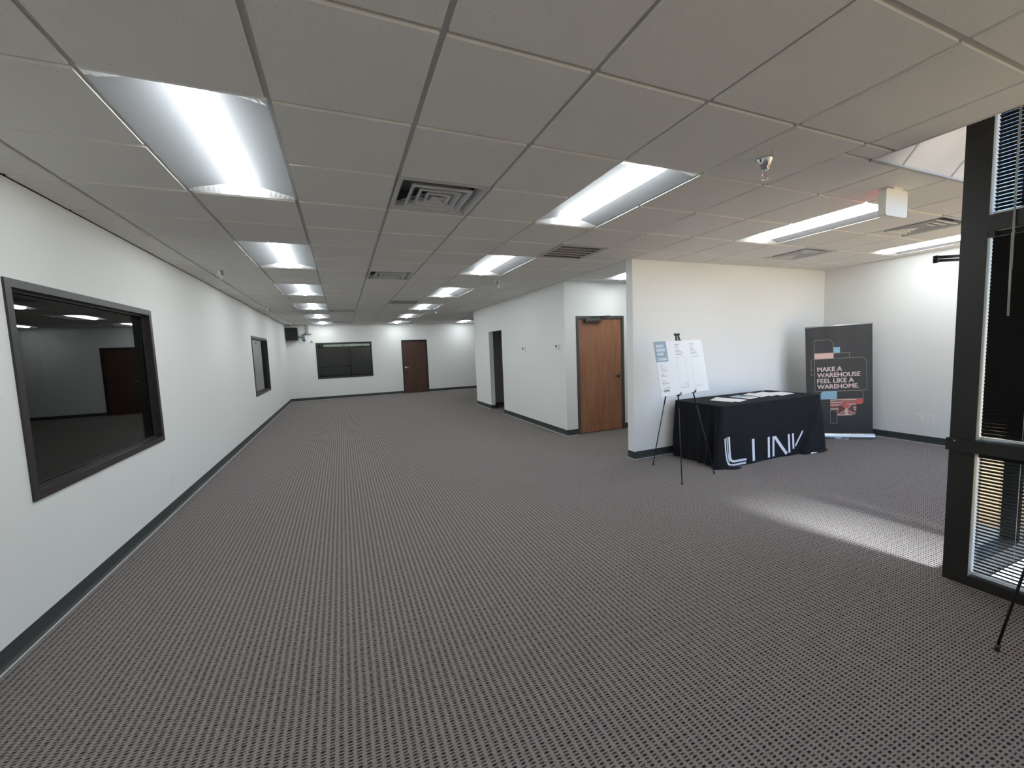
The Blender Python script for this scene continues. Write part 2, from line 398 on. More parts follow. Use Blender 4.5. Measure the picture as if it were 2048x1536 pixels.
for i in range(-2, 16):
    for j in range(-8, 24):
        x0, x1, y0, y1 = gx(i), gx(i + 1), gy(j), gy(j + 1)
        x0 = max(x0, XL); x1 = min(x1, XR + 1.0); y0 = max(y0, YN); y1 = min(y1, YB)
        if x1 > XR and y1 <= YP + .125: x1 = min(x1, XR)
        if x1 > XR: y0 = y0 if x0 < XR else max(y0, YP + .125)
        if x0 >= x1 or y0 >= y1: continue
        parts = [(x0, x1, y0, y1)]
        if x1 > XE and y0 < YE:                 # clip to the L-shaped field
            parts = []
            if x0 < XE: parts.append((x0, min(x1, XE), y0, y1 if y1 <= YE else YE))
            if y1 > YE: parts.append((x0, x1, YE, y1))
        sk = 'far' if (i, j) in lights else 'near' if (i, j - 1) in lights else None
        for p in parts: cell(*p, (i, j) not in used, sk)
struct('ceiling', b, 'suspended ceiling of square textured white tiles', 'ceiling')

# ceiling edge turning up to the storefront head
sl = 1.29
b = MB(); b.mi(M['tile']); b.mi(M['tee'])
zt = lambda d: ZC + sl * d
dx, dy = XS + .06 - XE, YE - (YS - .06)
xc, yc = XE + dx, YE - dx
b.poly([(XE, YE, ZC), (XR, YE, ZC), (XR, YE - dy, zt(dy)), (XE + dy, YE - dy, zt(dy)), ], M['tile'])
b.poly([(XE, YE, ZC), (XE + dx, YE - dx, zt(dx)), (XE + dx, YN, zt(dx)), (XE, YN, ZC)], M['tile'])
for i in range(7, 14):                          # joints running up the slope
    x = gx(i); o = .004
    b.poly([(x - .009, YE, ZC - o), (x + .009, YE, ZC - o), (x + .009, YE - dy, zt(dy) - o), (x - .009, YE - dy, zt(dy) - o)], M['tee'])
b.box((XE, YE - .012, ZC - .002), (XR, YE + .012, ZC + .01), M['tee'])
b.box((XE - .006, YN, ZC - .001), (XE + .006, YE, ZC + .01), M['tile'])
struct('trim_1', b, 'ceiling edge sloping up to the storefront', 'ceiling trim')

# roof over everything, keeps daylight out of the ceiling void
b = MB(); b.mats.append(M['unseen_slab'])
b.box((XL - .3, YN - .3, 3.1), (XS + .06, YB + .3, 3.2)); b.box((XS + .06, YS - .06, 3.1), (XR + 1.4, YB + .3, 3.2))
for a_, c_ in (((XL - .3, YN - .3), (XS + .06, YN - .2)), ((XL - .3, YN - .3), (XL - .2, YB + .3)), ((XL - .3, YB + .2), (XR + 1.4, YB + .3)), ((XR + 1.3, YS), (XR + 1.4, YB + .3)), ((XR + .15, YS - .06), (XR + 1.4, YS + .04))): b.box((a_[0], a_[1], 2.6), (c_[0], c_[1], 3.1))
struct('roof', b, 'flat roof over the rooms', 'roof')

# ------------------------------------------------------------------ walls
def wall_x(name, x, thick, y0, y1, holes=(), label=None, top=ZC, m='wall'):
    """wall whose visible face lies at x, body on the side of sign(thick)"""
    b = MB(); b.mats.append(M[m]); xa, xb = x, x + thick
    ys = sorted({y0, y1, *[h[0] for h in holes], *[h[1] for h in holes]})
    for a, c in zip(ys, ys[1:]):
        hs = [h for h in holes if h[0] <= a and h[1] >= c]
        if not hs: b.box((xa, a, 0), (xb, c, top))
        else:
            if hs[0][2] > 0: b.box((xa, a, 0), (xb, c, hs[0][2]))
            b.box((xa, a, hs[0][3]), (xb, c, top))
    return struct(name, b, label, 'wall')
def wall_y(name, y, thick, x0, x1, holes=(), label=None, top=ZC, m='wall'):
    b = MB(); b.mats.append(M[m]); ya, yb = y, y + thick
    xs = sorted({x0, x1, *[h[0] for h in holes], *[h[1] for h in holes]})
    for a, c in zip(xs, xs[1:]):
        hs = [h for h in holes if h[0] <= a and h[1] >= c]
        if not hs: b.box((a, ya, 0), (c, yb, top))
        else:
            if hs[0][2] > 0: b.box((a, ya, 0), (c, yb, hs[0][2]))
            b.box((a, ya, hs[0][3]), (c, yb, top))
    return struct(name, b, label, 'wall')
W1 = (3.162, 5.034, .749, 2.020)
W2 = (9.815, 11.706, .728, 1.992)
W3 = (-.806, 1.031, .727, 1.979)
D1 = (3.691, 4.670, 0, 2.028)
D2 = (2.083, 3.034, 0, 2.000)
OP = (8.930, 9.830, 0, 1.965)
I = .02
wall_x('wall_left', XL, -.14, YN, YB + .14, [(W1[0] + I, W1[1] - I, W1[2] + I, W1[3] - I), (W2[0] + I, W2[1] - I, W2[2] + I, W2[3] - I)], 'long white wall on the left with two dark framed windows')
wall_y('wall_far', YB, .14, XL, XR + 1.1, [(W3[0] + I, W3[1] - I, W3[2] + I, W3[3] - I), (D2[0] + I, D2[1] - I, 0, D2[3] - I)], 'white end wall with a window and a dark door')
wall_x('wall_corridor', XH, .112, YH, YHE, [OP], 'white wall with thermostats and an open doorway')
wall_y('wall_alcove', YH, .112, XH + .112, XR + 1.1, [(D1[0] + I, D1[1] - I, 0, D1[3] - I)], 'white wall holding the reddish wooden door')
wall_y('wall_block_end', YHE, -.112, XH + .112, XR + 1.1, (), 'white wall turning right at the far end of the corridor wall')
wall_y('wall_partition', YP, .125, XH + .018, XR, (), 'cream lit white partition behind the draped table')
wall_x('wall_right', XR, .14, YS - .05, YP + .125, (), 'white wall on the right behind the banner', top=3.05)
wall_x('wall_alcove_end', XR + 1.0, .1, YP + .125, YHE, (), 'white wall closing the alcove')
wall_x('wall_far_right', XR + 1.0, .1, YHE, YB + .14, (), 'white wall far right beyond the block')
wall_y('wall_alcove_back', YP + .125, -.10, XR + .14, XR + 1.1, (), 'white wall behind the alcove')
wall_y('wall_back', YN, -.14, XL - .14, XS + .06, [(-1.3, 3.0, 2.15, 2.5)], 'white wall behind the viewer', top=3.05)

# dark rooms behind the openings
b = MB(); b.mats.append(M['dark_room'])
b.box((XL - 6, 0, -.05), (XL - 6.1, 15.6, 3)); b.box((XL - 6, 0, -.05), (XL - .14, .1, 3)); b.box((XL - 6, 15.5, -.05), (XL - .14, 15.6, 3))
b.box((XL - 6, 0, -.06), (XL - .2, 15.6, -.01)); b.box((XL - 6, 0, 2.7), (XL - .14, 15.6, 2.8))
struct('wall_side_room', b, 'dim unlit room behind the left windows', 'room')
b = MB(); b.mats.append(M['block'])
yw = YB + 4.2
b.box((-4, yw, -.05), (6, yw + .1, 4)); b.box((-4, YB + .14, -.05), (-4.1, yw, 4)); b.box((6, YB + .14, -.05), (6.1, yw, 4))
b.box((-4, YB + .2, -.06), (6, yw, -.01)); b.box((-4, YB + .14, 3.9), (6, yw, 4)); b.box((-4.1, YB + .2, 2.6), (6.1, YB + .3, 4)); b.box((-4.1, YB + .14, -.05), (XL - .1, YB + .2, 4)); b.box((8.5, YB + .14, -.05), (6, YB + .2, 4))
struct('wall_warehouse', b, 'grey block walls of the warehouse behind the end window', 'room')

# ------------------------------------------------------------------ cove base along the walls
def base(name, pts, label):
    """pts: polyline on the floor along the wall faces, room on the left-hand side"""
    b = MB(); b.mi(M['base']); b.mi(M['toe'])
    prof = [(0, .100), (.004, .100), (.0045, .030), (.007, .016), (.013, .006), (.018, .0045)]
    toe = [(.018, .0045), (.0265, .004), (.0275, 0)]
    P = [Vector((p[0], p[1], 0)) for p in pts]; n = len(P); dirs = [(P[i + 1] - P[i]).normalized() for i in range(n - 1)]
    offs = []
    for i in range(n):
        d0 = dirs[max(i - 1, 0)]; d1 = dirs[min(i, n - 2)]
        n0 = Vector((-d0.y, d0.x, 0)); n1 = Vector((-d1.y, d1.x, 0)); m_ = (n0 + n1); m_ = m_ / max(m_.dot(n0), .3)
        offs.append(m_)
    for seg, mm in ((prof, M['base']), (toe, M['toe'])):
        for i in range(n - 1):
            for (o0, z0), (o1, z1) in zip(seg, seg[1:]):
                b.poly([P[i] + offs[i] * o0 + Vector((0, 0, z0)), P[i] + offs[i] * o1 + Vector((0, 0, z1)), P[i + 1] + offs[i + 1] * o1 + Vector((0, 0, z1)), P[i + 1] + offs[i + 1] * o0 + Vector((0, 0, z0))], mm)
    for i in (0, n - 1):
        b.poly([P[i] + offs[i] * o + Vector((0, 0, z)) for o, z in prof + toe[1:] + [(0, 0)]], M['base'])
    struct(name, b, label, 'baseboard')
base('baseboard_far_left', [(D2[0], YB), (XL, YB), (XL, YN)], 'dark cove base along the left wall and end wall')
base('baseboard_far_right', [(XR + 1.0, YB), (D2[1], YB)], 'dark cove base right of the far door')
base('baseboard_corridor', [(XH + .112, OP[1]), (XH, OP[1]), (XH, YHE), (XR + 1, YHE)], 'dark cove base beyond the open doorway')
base('baseboard_hall', [(D1[0], YH), (XH, YH), (XH, OP[0]), (XH + .112, OP[0])][::1], 'dark cove base below the thermostats')
base('baseboard_alcove', [(XR + 1.0, YH), (D1[1], YH)], 'dark cove base right of the reddish door')
base('baseboard_partition', [(XR, YS), (XR, YP), (XH + .018, YP), (XH + .018, YP + .125), (XR + .9, YP + .125)], 'dark cove base around the partition and right wall')

# ------------------------------------------------------------------ interior windows
def frame_local(b, w, h, face, depth, m):
    """picture frame in XZ, front face at y = -.012 towards the room, reveal going to +depth"""
    for x0, x1, z0, z1 in ((0, w, 0, face), (0, w, h - face, h), (0, face, face, h - face), (w - face, w, face, h - face)):
        b.box((x0, -.012, z0), (x1, depth, z1), m)
    f2 = face + .014
    for x0, x1, z0, z1 in ((face, w - face, face, f2), (face, w - face, h - f2, h - face), (face, f2, f2, h - f2), (w - f2, w - face, f2, h - f2)):
        b.box((x0, .035, z0), (x1, .052, z1), m); b.box((x0, .068, z0), (x1, .088, z1), m)
def window(name, x, y, z, w, h, rz, label, m=None, glassm=None):
    t = thing(name, label, 'window', (x, y, z), rz, kind='structure')
    b = MB(); frame_local(b, w, h, .048, .135, m or M['bronze']); b.build('window_frame', t)
    b = MB(); b.box((.05, .056, .05), (w - .05, .064, h - .05), glassm or M['pane']); b.build('window_pane', t)
    return t
# left wall: local +x runs towards -Y so that local +y points out of the room
window('window_1', XL, W1[0], W1[2], W1[1] - W1[0], W1[3] - W1[2], PI / 2, 'large dark framed window nearest on the left wall')
window('window_2', XL, W2[0], W2[2], W2[1] - W2[0], W2[3] - W2[2], PI / 2, 'far dark framed window on the left wall')
window('window_3', W3[0], YB, W3[2], W3[1] - W3[0], W3[3] - W3[2], 0, 'wide dark framed window in the end wall')

# ------------------------------------------------------------------ doors
def door(name, x, y, w, h, label, leafm, framem, lever_side, leverm, closer=False, hinge_side=-1):
    t = thing(name, label, 'door', (x, y, 0), 0, kind='structure')
    b = MB(); fw = .044
    for x0, x1, z0, z1 in ((0, fw, 0, h), (w - fw, w, 0, h), (fw, w - fw, h - fw, h)):
        b.box((x0, -.014, z0), (x1, .12, z1), framem)
    for x0, x1, z0, z1 in ((fw, fw + .014, 0, h - fw), (w - fw - .014, w - fw, 0, h - fw), (fw, w - fw, h - fw - .014, h - fw)):
        b.box((x0, .062, z0), (x1, .1, z1), framem)
    b.build('door_frame', t)
    b = MB(); b.box((fw + .003, .012, .012), (w - fw - .003, .056, h - fw - .003), leafm); leaf = b.build('door_leaf', t)
    lx = w - fw - .072 if lever_side > 0 else fw + .072
    s = -lever_side
    b = MB(); b.mats.append(leverm)
    rx = Matrix.Rotation(PI / 2, 4, 'X')
    b.lathe([(.034, 0), (.034, .008), (.028, .013), (.012, .015), (.011, .045)], (lx, .012, .975), mx=rx)
    b.tube([(lx, -.033, .975), (lx + s * .02, -.037, .976), (lx + s * .07, -.036, .977), (lx + s * .115, -.032, .972)], .010, n=10, r2=.007)
    b.build('door_handle', leaf)
    for z in (.25, 1.02, h - .28):
        b = MB(); hx = fw + .001 if hinge_side < 0 else w - fw - .001
        b.tube([(hx, .004, z - .055), (hx, .004, z + .055)], .0075, framem, n=8); b.box((hx - .014, .008, z - .055), (hx + .014, .013, z + .055), framem); b.build('hinge', leaf)
    if closer:
        cm = M['closer']
        b = MB(); b.rbox((.163, -.052, h - .112), (.476, .012, h - .049), .018, cm, axis=0); b.build('closer_body', leaf)
        b = MB(); b.tube([(.30, -.045, h - .045), (.30, -.045, h - .02)], .012, cm)
        b.tube([(.30, -.045, h - .028), (.46, -.17, h - .018), (.575, -.16, h - .012)], .009, cm, n=6)
        b.tube([(.575, -.16, h - .012), (.52, -.02, h - .012)], .008, cm, n=6); b.box((.48, -.03, h - .03), (.56, -.012, h - .004), cm)
        b.build('closer_arm', leaf)
    return t
door('door_1', D1[0], YH, D1[1] - D1[0], D1[3], 'reddish brown wooden door with grey steel frame and closer', M['door_wood'], M['steel_frame'], 1, M['closer'], closer=True)
door('door_2', D2[0], YB, D2[1] - D2[0], D2[3], 'dark brown door at the far end of the room', M['door_dark'], M['black_frame'], -1, M['satin'], hinge_side=1)
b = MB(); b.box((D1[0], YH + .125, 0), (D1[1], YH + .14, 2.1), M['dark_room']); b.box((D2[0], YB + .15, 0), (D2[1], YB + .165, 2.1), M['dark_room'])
struct('wall_door_backs', b, 'dark voids behind the closed doors', 'wall')

# ------------------------------------------------------------------ storefront (dark aluminium, glass, blinds)
ZH = 2.93
t = thing('window_4', 'tall black storefront frame at the right edge', 'window', (XS, YS, 0), 0, kind='structure')
b = MB(); bf = M['black_frame']; X0, X1 = 0, .10
b.box((0, -.11, 0), (.10, 0, 3.02), bf)                                # corner post
b.build('corner_post', t)
b = MB(); b.box((0, -1.66, 0), (X1, -.11, .062), bf); b.box((0, -1.66, 2.07), (X1, -.11, 2.157), bf); b.box((0, -1.66, ZH), (X1, -.11, 3.02), bf)
b.box((0, -1.66, .062), (X1, -1.60, ZH), bf)
b.box((.002, -.135, 2.035), (.03, -.11, 2.075), bf)
b.build('window_frame', t)
b = MB(); b.box((-.034, -1.66, .815), (X1, .004, .888), bf); b.tube([(-.034, -.035, .876), (-.038, -.035, .876)], .004, M['alu']); b.build('middle_rail', t)
M['jamb'] = mat('pale grey jamb liner', (0.55, 0.57, 0.56), 0.5)
for z0, z1 in ((.062, .815), (.888, 2.035), (2.157, ZH)):
    b = MB(); b.box((.001, -.1115, z0), (.068, -.1095, z1), M['jamb']); b.build('jamb_liner', t)
for z0, z1 in ((.062, .815), (.888, 2.07), (2.157, ZH)):
    b = MB(); b.box((.070, -1.60, z0), (.076, -.11, z1), M['store_glass']); b.build('window_pane', t)
def blind(z0, z1, tilt, name_label, wand=None):
    t = thing('window_blind', name_label, 'blind', (XS, 0, 0), 0, group=None)
    ya, yb = YS - 1.59, YS - .118
    p = .0205; n = int((z1 - z0 - .05) / p); w = .0255
    b = MB(); b.mats.append(M['slat']); a = math.radians(tilt); c, s = math.cos(a), math.sin(a)
    xm = .038
    for k in range(n):
        z = z1 - .035 - p * (k + .5)
        prev = None
        for q in range(4):                          # slightly crowned slat
            u = (q / 3 - .5) * w; h = .0016 * (1 - (2 * q / 3 - 1) ** 2)
            x, zz = xm + u * c - h * s, z + u * s + h * c
            if prev: b.poly([(prev[0], ya, prev[1]), (x, ya, zz), (x, yb, zz), (prev[0], yb, prev[1])], smooth=True)
            prev = (x, zz)
    b.build('slats', t)
    b = MB(); b.box((xm - .014, ya, z1 - .032), (xm + .014, yb, z1 - .004), M['slat']); b.build('head_rail', t)
    b = MB(); b.box((xm - .012, ya, z1 - .035 - p * n - .014), (xm + .012, yb, z1 - .035 - p * n - .004), M['cord']); b.build('bottom_rail', t)
    for y in (YS - .28, YS - .95, YS - 1.45):
        b = MB(); b.tube([(xm - .0145, y, z1 - .03), (xm - .0145, y, z1 - .035 - p * n)], .0012, M['cord'], n=5); b.build('ladder_cord', t)
    if wand:
        b = MB(); b.tube([(-.012, wand[0], z1 - .03), (-.014, wand[0] - .004, wand[1])], .0048, M['wand'], n=6); b.tube([(-.012, wand[0], z1 - .03), (xm - .012, wand[0], z1 - .02)], .002, M['wand'], n=5); b.build('tilt_wand', t)
    return t
blind(2.157, ZH, -27, 'slatted dark blind in the top pane, above the header bar', (1.035, 1.84))
blind(.888, 2.07, -61, 'closed dark slatted blind in the middle pane of the storefront', (1.035, 1.595))
blind(.062, .815, -43, 'slatted dark blind below the middle rail, bright gaps between slats', None)

t = thing('window_5', 'storefront run facing the alcove, with its entrance door', 'window', (XS + .10, YS, 0), 0, kind='structure')
b = MB(); L5 = XR - XS - .10
for z0, z1 in ((0, .1), (2.10, 2.18), (ZH, 3.02)): b.box((0, -.10, z0), (L5, 0, z1), bf)
for x in (.62, 1.62, 2.75, L5 - .05): b.box((x, -.10, .1), (x + .05, 0, ZH), bf)
b.build('window_frame', t)
for x0, x1 in ((0, .62), (1.67, 2.75), (2.80, L5 - .05)):
    b = MB(); b.box((x0, -.055, .1), (x1, -.049, 2.10), M['boosted_glass']); b.build('window_pane', t)
b = MB(); b.box((0, -.055, 2.18), (L5 - .05, -.049, ZH), M['boosted_glass']); b.build('window_pane', t)
t = thing('door_3', 'glass entrance door in the alcove storefront', 'door', (XS + .77, YS, 0), 0, kind='structure')
b = MB()
for x0, x1, z0, z1 in ((0, .09, .012, 2.095), (.855, .945, .012, 2.095), (.09, .855, .012, .25), (.09, .855, 1.99, 2.095)): b.box((x0, -.075, z0), (x1, -.03, z1), bf)
b.build('door_leaf', t)
b = MB(); b.box((.09, -.055, .25), (.855, -.049, 1.99), M['boosted_glass']); b.build('door_pane', t)
b = MB(); b.box((.05, .03, .98), (.90, .05, 1.01), M['alu']); b.box((.05, -.03, .975), (.08, .05, 1.015), M['alu']); b.box((.87, -.03, .975), (.90, .05, 1.015), M['alu']); b.build('push_bar', t)
b = MB(); b.rbox((-.02, -.03, 2.03), (.24, .03, 2.09), .012, M['black_metal'], axis=0)
b.tube([(-.02, .01, 2.085), (-.32, .10, 2.01), (-.615, .165, 1.995)], .010, M['black_metal'], n=6)
b.tube([(-.615, .165, 1.975), (-.32, .10, 1.985), (-.02, .01, 2.045)], .010, M['black_metal'], n=6)
b.tube([(-.615, .165, 2.005), (-.615, .165, 1.96)], .014, M['black_metal'], n=8)
b.build('closer_arm', t)

t = thing('window_7', 'high strip window behind the viewer', 'window', (-1.3, YN, 0), 0, kind='structure')
b = MB()
for x in (0, 1.42, 2.83, 4.25): b.box((x, -.1, 2.15), (x + .05, 0, 2.5), bf)
for z in (2.15, 2.45): b.box((.05, -.1, z), (4.25, 0, z + .05), bf)
b.build('window_frame', t)
b = MB(); b.box((.05, -.055, 2.2), (4.25, -.049, 2.45), M['store_glass']); b.build('window_pane', t)
t = thing('window_6', 'storefront bay on the right behind the viewer', 'window', (XS, -.42, 0), 0, kind='structure')
b = MB()
for y in (0, -.95, -1.85, -2.73): b.box((0, y - .05, 0), (.1, y, 3.02), bf)
for z in (0, 2.07, 2.93): b.box((0, -2.73, z), (.1, -.05, z + .087), bf)
b.build('window_frame', t)
b = MB(); b.box((.070, -2.73, .087), (.076, -.05, 2.93), M['store_glass']); b.build('window_pane', t)
# outdoors
b = MB(); b.mats.append(M['ground'])
b.box((XS + .1, -45, -.12), (45, YS - .1, -.04)); b.box((-30, -45, -.12), (XS + .1, YN - .14, -.04)); b.box((XR + .3, YS - .1, -.12), (45, 10, -.04))
b.box((XS + .1, YS - 1.2, -.04), (XS + 1.3, YS - .1, -.03), M['walk'])
struct('ground', b, 'pale concrete paving outside', 'ground')
b = MB(); b.mats.append(M['unseen_slab'])  # slabs out of view, added to limit the sun and sky coming in
b.box((4.42, YS - 3.75, 5.2), (XR + 1.6, YS - .1, 5.35)); b.box((XS + .1, YS - .1, 3.02), (XR + 1.6, YS, 5.35)); b.box((XL - .3, YN - 2.4, 2.60), (XS + .1, YN - .3, 2.72)); b.box((XS + .1, YN, 3.05), (XS + 1.7, -1.25, 3.13)); b.box((XS + .1, YS - 1.95, 4.4), (4.42, YS - .1, 5.35))
struct('unseen_slab', b, 'added canopy outside the storefront', 'unseen_slab')

# ------------------------------------------------------------------ recessed lamps
def lamp_mesh():
    t = thing('ceiling_light', 'x', 'ceiling light', (0, 0, 0), 0)
    w, l = T - .012, 2 * T - .012; g = .006
    # curved reflector pan: height above the ceiling line as a function of distance from the centre line
    hw = w / 2; lw = .078
    def pz(x):
        u = (abs(x) - lw) / (hw - lw); u = max(0, min(1, u)); return .004 + .050 * (1 - u)
    xs = [-hw + i * (hw - lw) / 8 for i in range(9)] + [lw + i * (hw - lw) / 8 for i in range(9)]
    for side in (0, 1):
        b = MB(); b.mats.append(M['pan']); q = xs[:9] if side == 0 else xs[9:]
        for a, c in zip(q, q[1:]):
            b.poly([(g + hw + a, g, pz(a)), (g + hw + a, g + l, pz(a)), (g + hw + c, g + l, pz(c)), (g + hw + c, g, pz(c))], smooth=True)
        b.build('reflector', t)
    for y, s in ((g, 1), (g + l, -1)):
        b = MB(); b.mats.append(M['white_metal'])
        prof = [(x, pz(x)) for x in xs]
        for a, c in zip(prof, prof[1:]):
            b.poly([(g + hw + a[0], y, .002), (g + hw + c[0], y, .002), (g + hw + c[0], y + s * .055, c[1] + .001), (g + hw + a[0], y + s * .055, a[1] + .001)])
        b.poly([(g, y, .002), (g, y - s * .004, .012), (g + w, y - s * .004, .012), (g + w, y, .002)])
        b.build('end_plate', t)
    b = MB(); b.mats.append(M['white_metal'])          # housing above
    b.box((0, 0, .078), (T, 2 * T, .11)); b.box((0, 0, .011), (.006, 2 * T, .08)); b.box((T - .006, 0, .011), (T, 2 * T, .08)); b.box((0, 0, .011), (T, .006, .08)); b.box((0, 2 * T - .006, .011), (T, 2 * T, .08))
    b.build('housing', t)
    b = MB(); b.mats.append(M['lens']); N = 12; y0, y1 = g + .03, g + l - .03; R = .078
    ring = [(g + hw - R * math.cos(PI * i / N), .056 - .062 * math.sin(PI * i / N)) for i in range(N + 1)]
    for a, c in zip(ring, ring[1:]): b.poly([(a[0], y0, a[1]), (a[0], y1, a[1]), (c[0], y1, c[1]), (c[0], y0, c[1])], smooth=True)
    for y in (y0, y1): b.poly([(p[0], y, p[1]) for p in ring])
    b.build('lamp_lens', t)
    return t
ordw = ['nearest', 'second', 'third', 'fourth', 'fifth', 'farthest']
lab = {}
for k, j in enumerate((1, 5, 9, 13, 17, 21)):
    lab[(0, j)] = '%s of the six lit ceiling lights in the left row, counted from the viewer' % ordw[k]
    lab[(4, j)] = '%s of the six lit ceiling lights in the row right of the vents' % ordw[k]
lab[(0, -7)] = 'lit ceiling light behind the viewer, in line with the left row'
lab[(4, -7)] = 'lit ceiling light behind the viewer, in line with the right row'
lab[(8, 1)] = 'long lit ceiling light beside the white exit sign box'
lab[(12, 1)] = 'lit ceiling light nearest the right wall, partly behind the black post'
lab[(8, 5)] = 'lit ceiling light in the alcove above the reddish door'
lab[(8, 21)] = 'lit ceiling light just showing past the far corner of the corridor wall'
grp = lambda i: {0: 'ceiling lights in the left row', 4: 'ceiling lights in the middle row'}.get(i, 'ceiling lights on the right')
proto = lamp_mesh()
for n, (i, j) in enumerate(lights):
    o = proto if n == 0 else copy_tree(proto)
    o.location = (gx(i), gy(j), ZC); o['label'] = lab[(i, j)]; o['group'] = grp(i)

# ------------------------------------------------------------------ air diffusers and return grilles
def diffuser():
    t = thing('air_diffuser', 'x', 'air vent', (0, 0, 0), 0)
    dm = M['diffuser']; c = T / 2
    def sq(b, r0, z0, r1, z1, th=.0):      # sloping square ring
        for k in range(4):
            a, e = k * PI / 2 + PI / 4, (k + 1) * PI / 2 + PI / 4; q = math.sqrt(2)
            P = lambda r, w, z: (c + r * q * math.cos(w), c + r * q * math.sin(w), z)
            b.poly([P(r0, a, z0), P(r0, e, z0), P(r1, e, z1), P(r1, a, z1)], dm)
    b = MB(); b.mi(dm); sq(b, c - .004, .002, c - .03, .000); sq(b, c - .03, .000, c - .06, .055); sq(b, c - .004, .002, c - .004, .012); b.build('outer_frame', t)
    for r, z in ((.205, .004), (.145, .006), (.085, .008)):
        b = MB(); b.mi(dm); sq(b, r, z - .006, r - .012, z - .008); sq(b, r - .012, z - .008, r - .045, z + .035); sq(b, r, z - .006, r, z + .004); sq(b, r, z + .004, r - .035, z + .042); b.build('louver', t)
    b = MB(); b.mi(dm); sq(b, .042, .002, .012, .022); sq(b, .012, .022, .0, .022); b.build('centre_cone', t)
    b = MB(); b.mats.append(M['duct']); b.box((.004, .004, .15), (T - .004, T - .004, .16))
    for a, e in (((.0, .0), (T, .004)), ((.0, T - .004), (T, T)), ((.0, .0), (.004, T)), ((T - .004, .0), (T, T))): b.box((a[0], a[1], .011), (e[0], e[1], .155))
    b.tube([(.09, T - .09, .05), (.28, T - .30, .05)], .008, M['diffuser'], n=6)
    b.build('plenum', t)
    return t
dl = ['square louvered air vent nearest the viewer, between the two rows of lights', 'square louvered air vent second from the viewer, between the light rows',
      'small looking louvered air vent beside the fourth light of the left row', 'louvered air vent farthest away beside the last light of the left row',
      'louvered air vent right of the exit sign box, partly behind the black post', 'louvered air vent above the partition wall and table', 'flat looking air vent just left of the far corner of the corridor wall']
proto = diffuser()
for n, (i, j) in enumerate(diffs):
    o = proto if n == 0 else copy_tree(proto)
    o.location = (gx(i), gy(j), ZC); o['label'] = dl[n]; o['group'] = 'louvered air vents in the ceiling'
def grille():
    t = thing('return_grille', 'x', 'air vent', (0, 0, 0), 0)
    b = MB(); dm = M['tee']; f = .045
    for a, e in (((.004, .004), (T - .004, f)), ((.004, T - f), (T - .004, T - .004)), ((.004, f), (f, T - f)), ((T - f, f), (T - .004, T - f))): b.box((a[0], a[1], .0), (e[0], e[1], .011), dm)
    b.build('outer_frame', t)
    n = 5
    for k in range(1, n):
        y = f + (T - 2 * f) * k / n
        b = MB(); b.mats.append(dm); b.poly([(f, y - .008, .002), (T - f, y - .008, .002), (T - f, y + .014, .03), (f, y + .014, .03)]); b.box((f, y - .012, .001), (T - f, y - .002, .008)); b.build('slat', t)
    b = MB(); b.mats.append(M['duct']); b.box((.004, .004, .09), (T - .004, T - .004, .10))
    for a, e in (((.0, .0), (T, .004)), ((.0, T - .004), (T, T)), ((.0, .0), (.004, T)), ((T - .004, .0), (T, T))): b.box((a[0], a[1], .011), (e[0], e[1], .095))
    b.build('plenum', t)
    return t
proto = grille()
for n, ((i, j), l) in enumerate(zip(grilles, ('return grille with five dark slots, near the partition corner', 'faint far return grille between the light rows'))):
    o = proto if n == 0 else copy_tree(proto)
    o.location = (gx(i), gy(j), ZC); o['label'] = l; o['group'] = 'slotted return grilles'

# ------------------------------------------------------------------ sprinkler heads
def sprinkler():
    t = thing('sprinkler_head', 'x', 'sprinkler', (0, 0, 0), 0)
    b = MB(); b.lathe([(.040, 0), (.039, -.006), (.026, -.030), (.024, -.034), (.021, -.036), (.019, -.050), (.012, -.056)], (0, 0, 0), M['chrome'], 20); b.build('escutcheon', t)
    b = MB(); b.mats.append(M['chrome'])
    b.lathe([(.010, -.05), (.010, -.064)], (0, 0, 0), n=10)
    for s in (-1, 1): b.tube([(s * .009, 0, -.060), (s * .015, 0, -.072), (s * .012, 0, -.086), (0, 0, -.094)], .0028, n=6)
    b.tube([(0, 0, -.062), (0, 0, -.090)], .002, M['b_red'], n=6)
    b.build('frame_arms', t)
    b = MB(); b.mats.append(M['chrome']); b.lathe([(.004, -.094), (.018, -.096), (.018, -.098), (.003, -.098)], (0, 0, 0), n=12)
    for k in range(8):
        w = k * PI / 4; c_, s_ = math.cos(w), math.sin(w); b.tube([(.016 * c_, .016 * s_, -.097), (.023 * c_, .023 * s_, -.095)], .0022, n=4)
    b.build('deflector', t)
    return t
sp = [(2.43, 1.764, 'chrome sprinkler head nearest the viewer, at the upper right'), (-1.276, 5.998, 'chrome sprinkler head over the left wall, nearest of its three'),
      (-1.389, 10.255, 'middle of the three sprinkler heads along the left wall'), (-1.389, 14.921, 'farthest of the three sprinkler heads along the left wall, above the black speaker'),
      (2.338, 6.092, 'chrome sprinkler head near the top of the corridor wall'), (2.266, 10.283, 'small sprinkler head beside the fourth light of the right row'), (2.384, 15.043, 'tiny sprinkler head beside the last light of the right row')]
proto = sprinkler()
for n, (x, y, l) in enumerate(sp):
    o = proto if n == 0 else copy_tree(proto)
    o.location = (x, y, ZC); o.scale = (1.2, 1.2, 1.2); o['label'] = l; o['group'] = 'ceiling sprinkler heads'

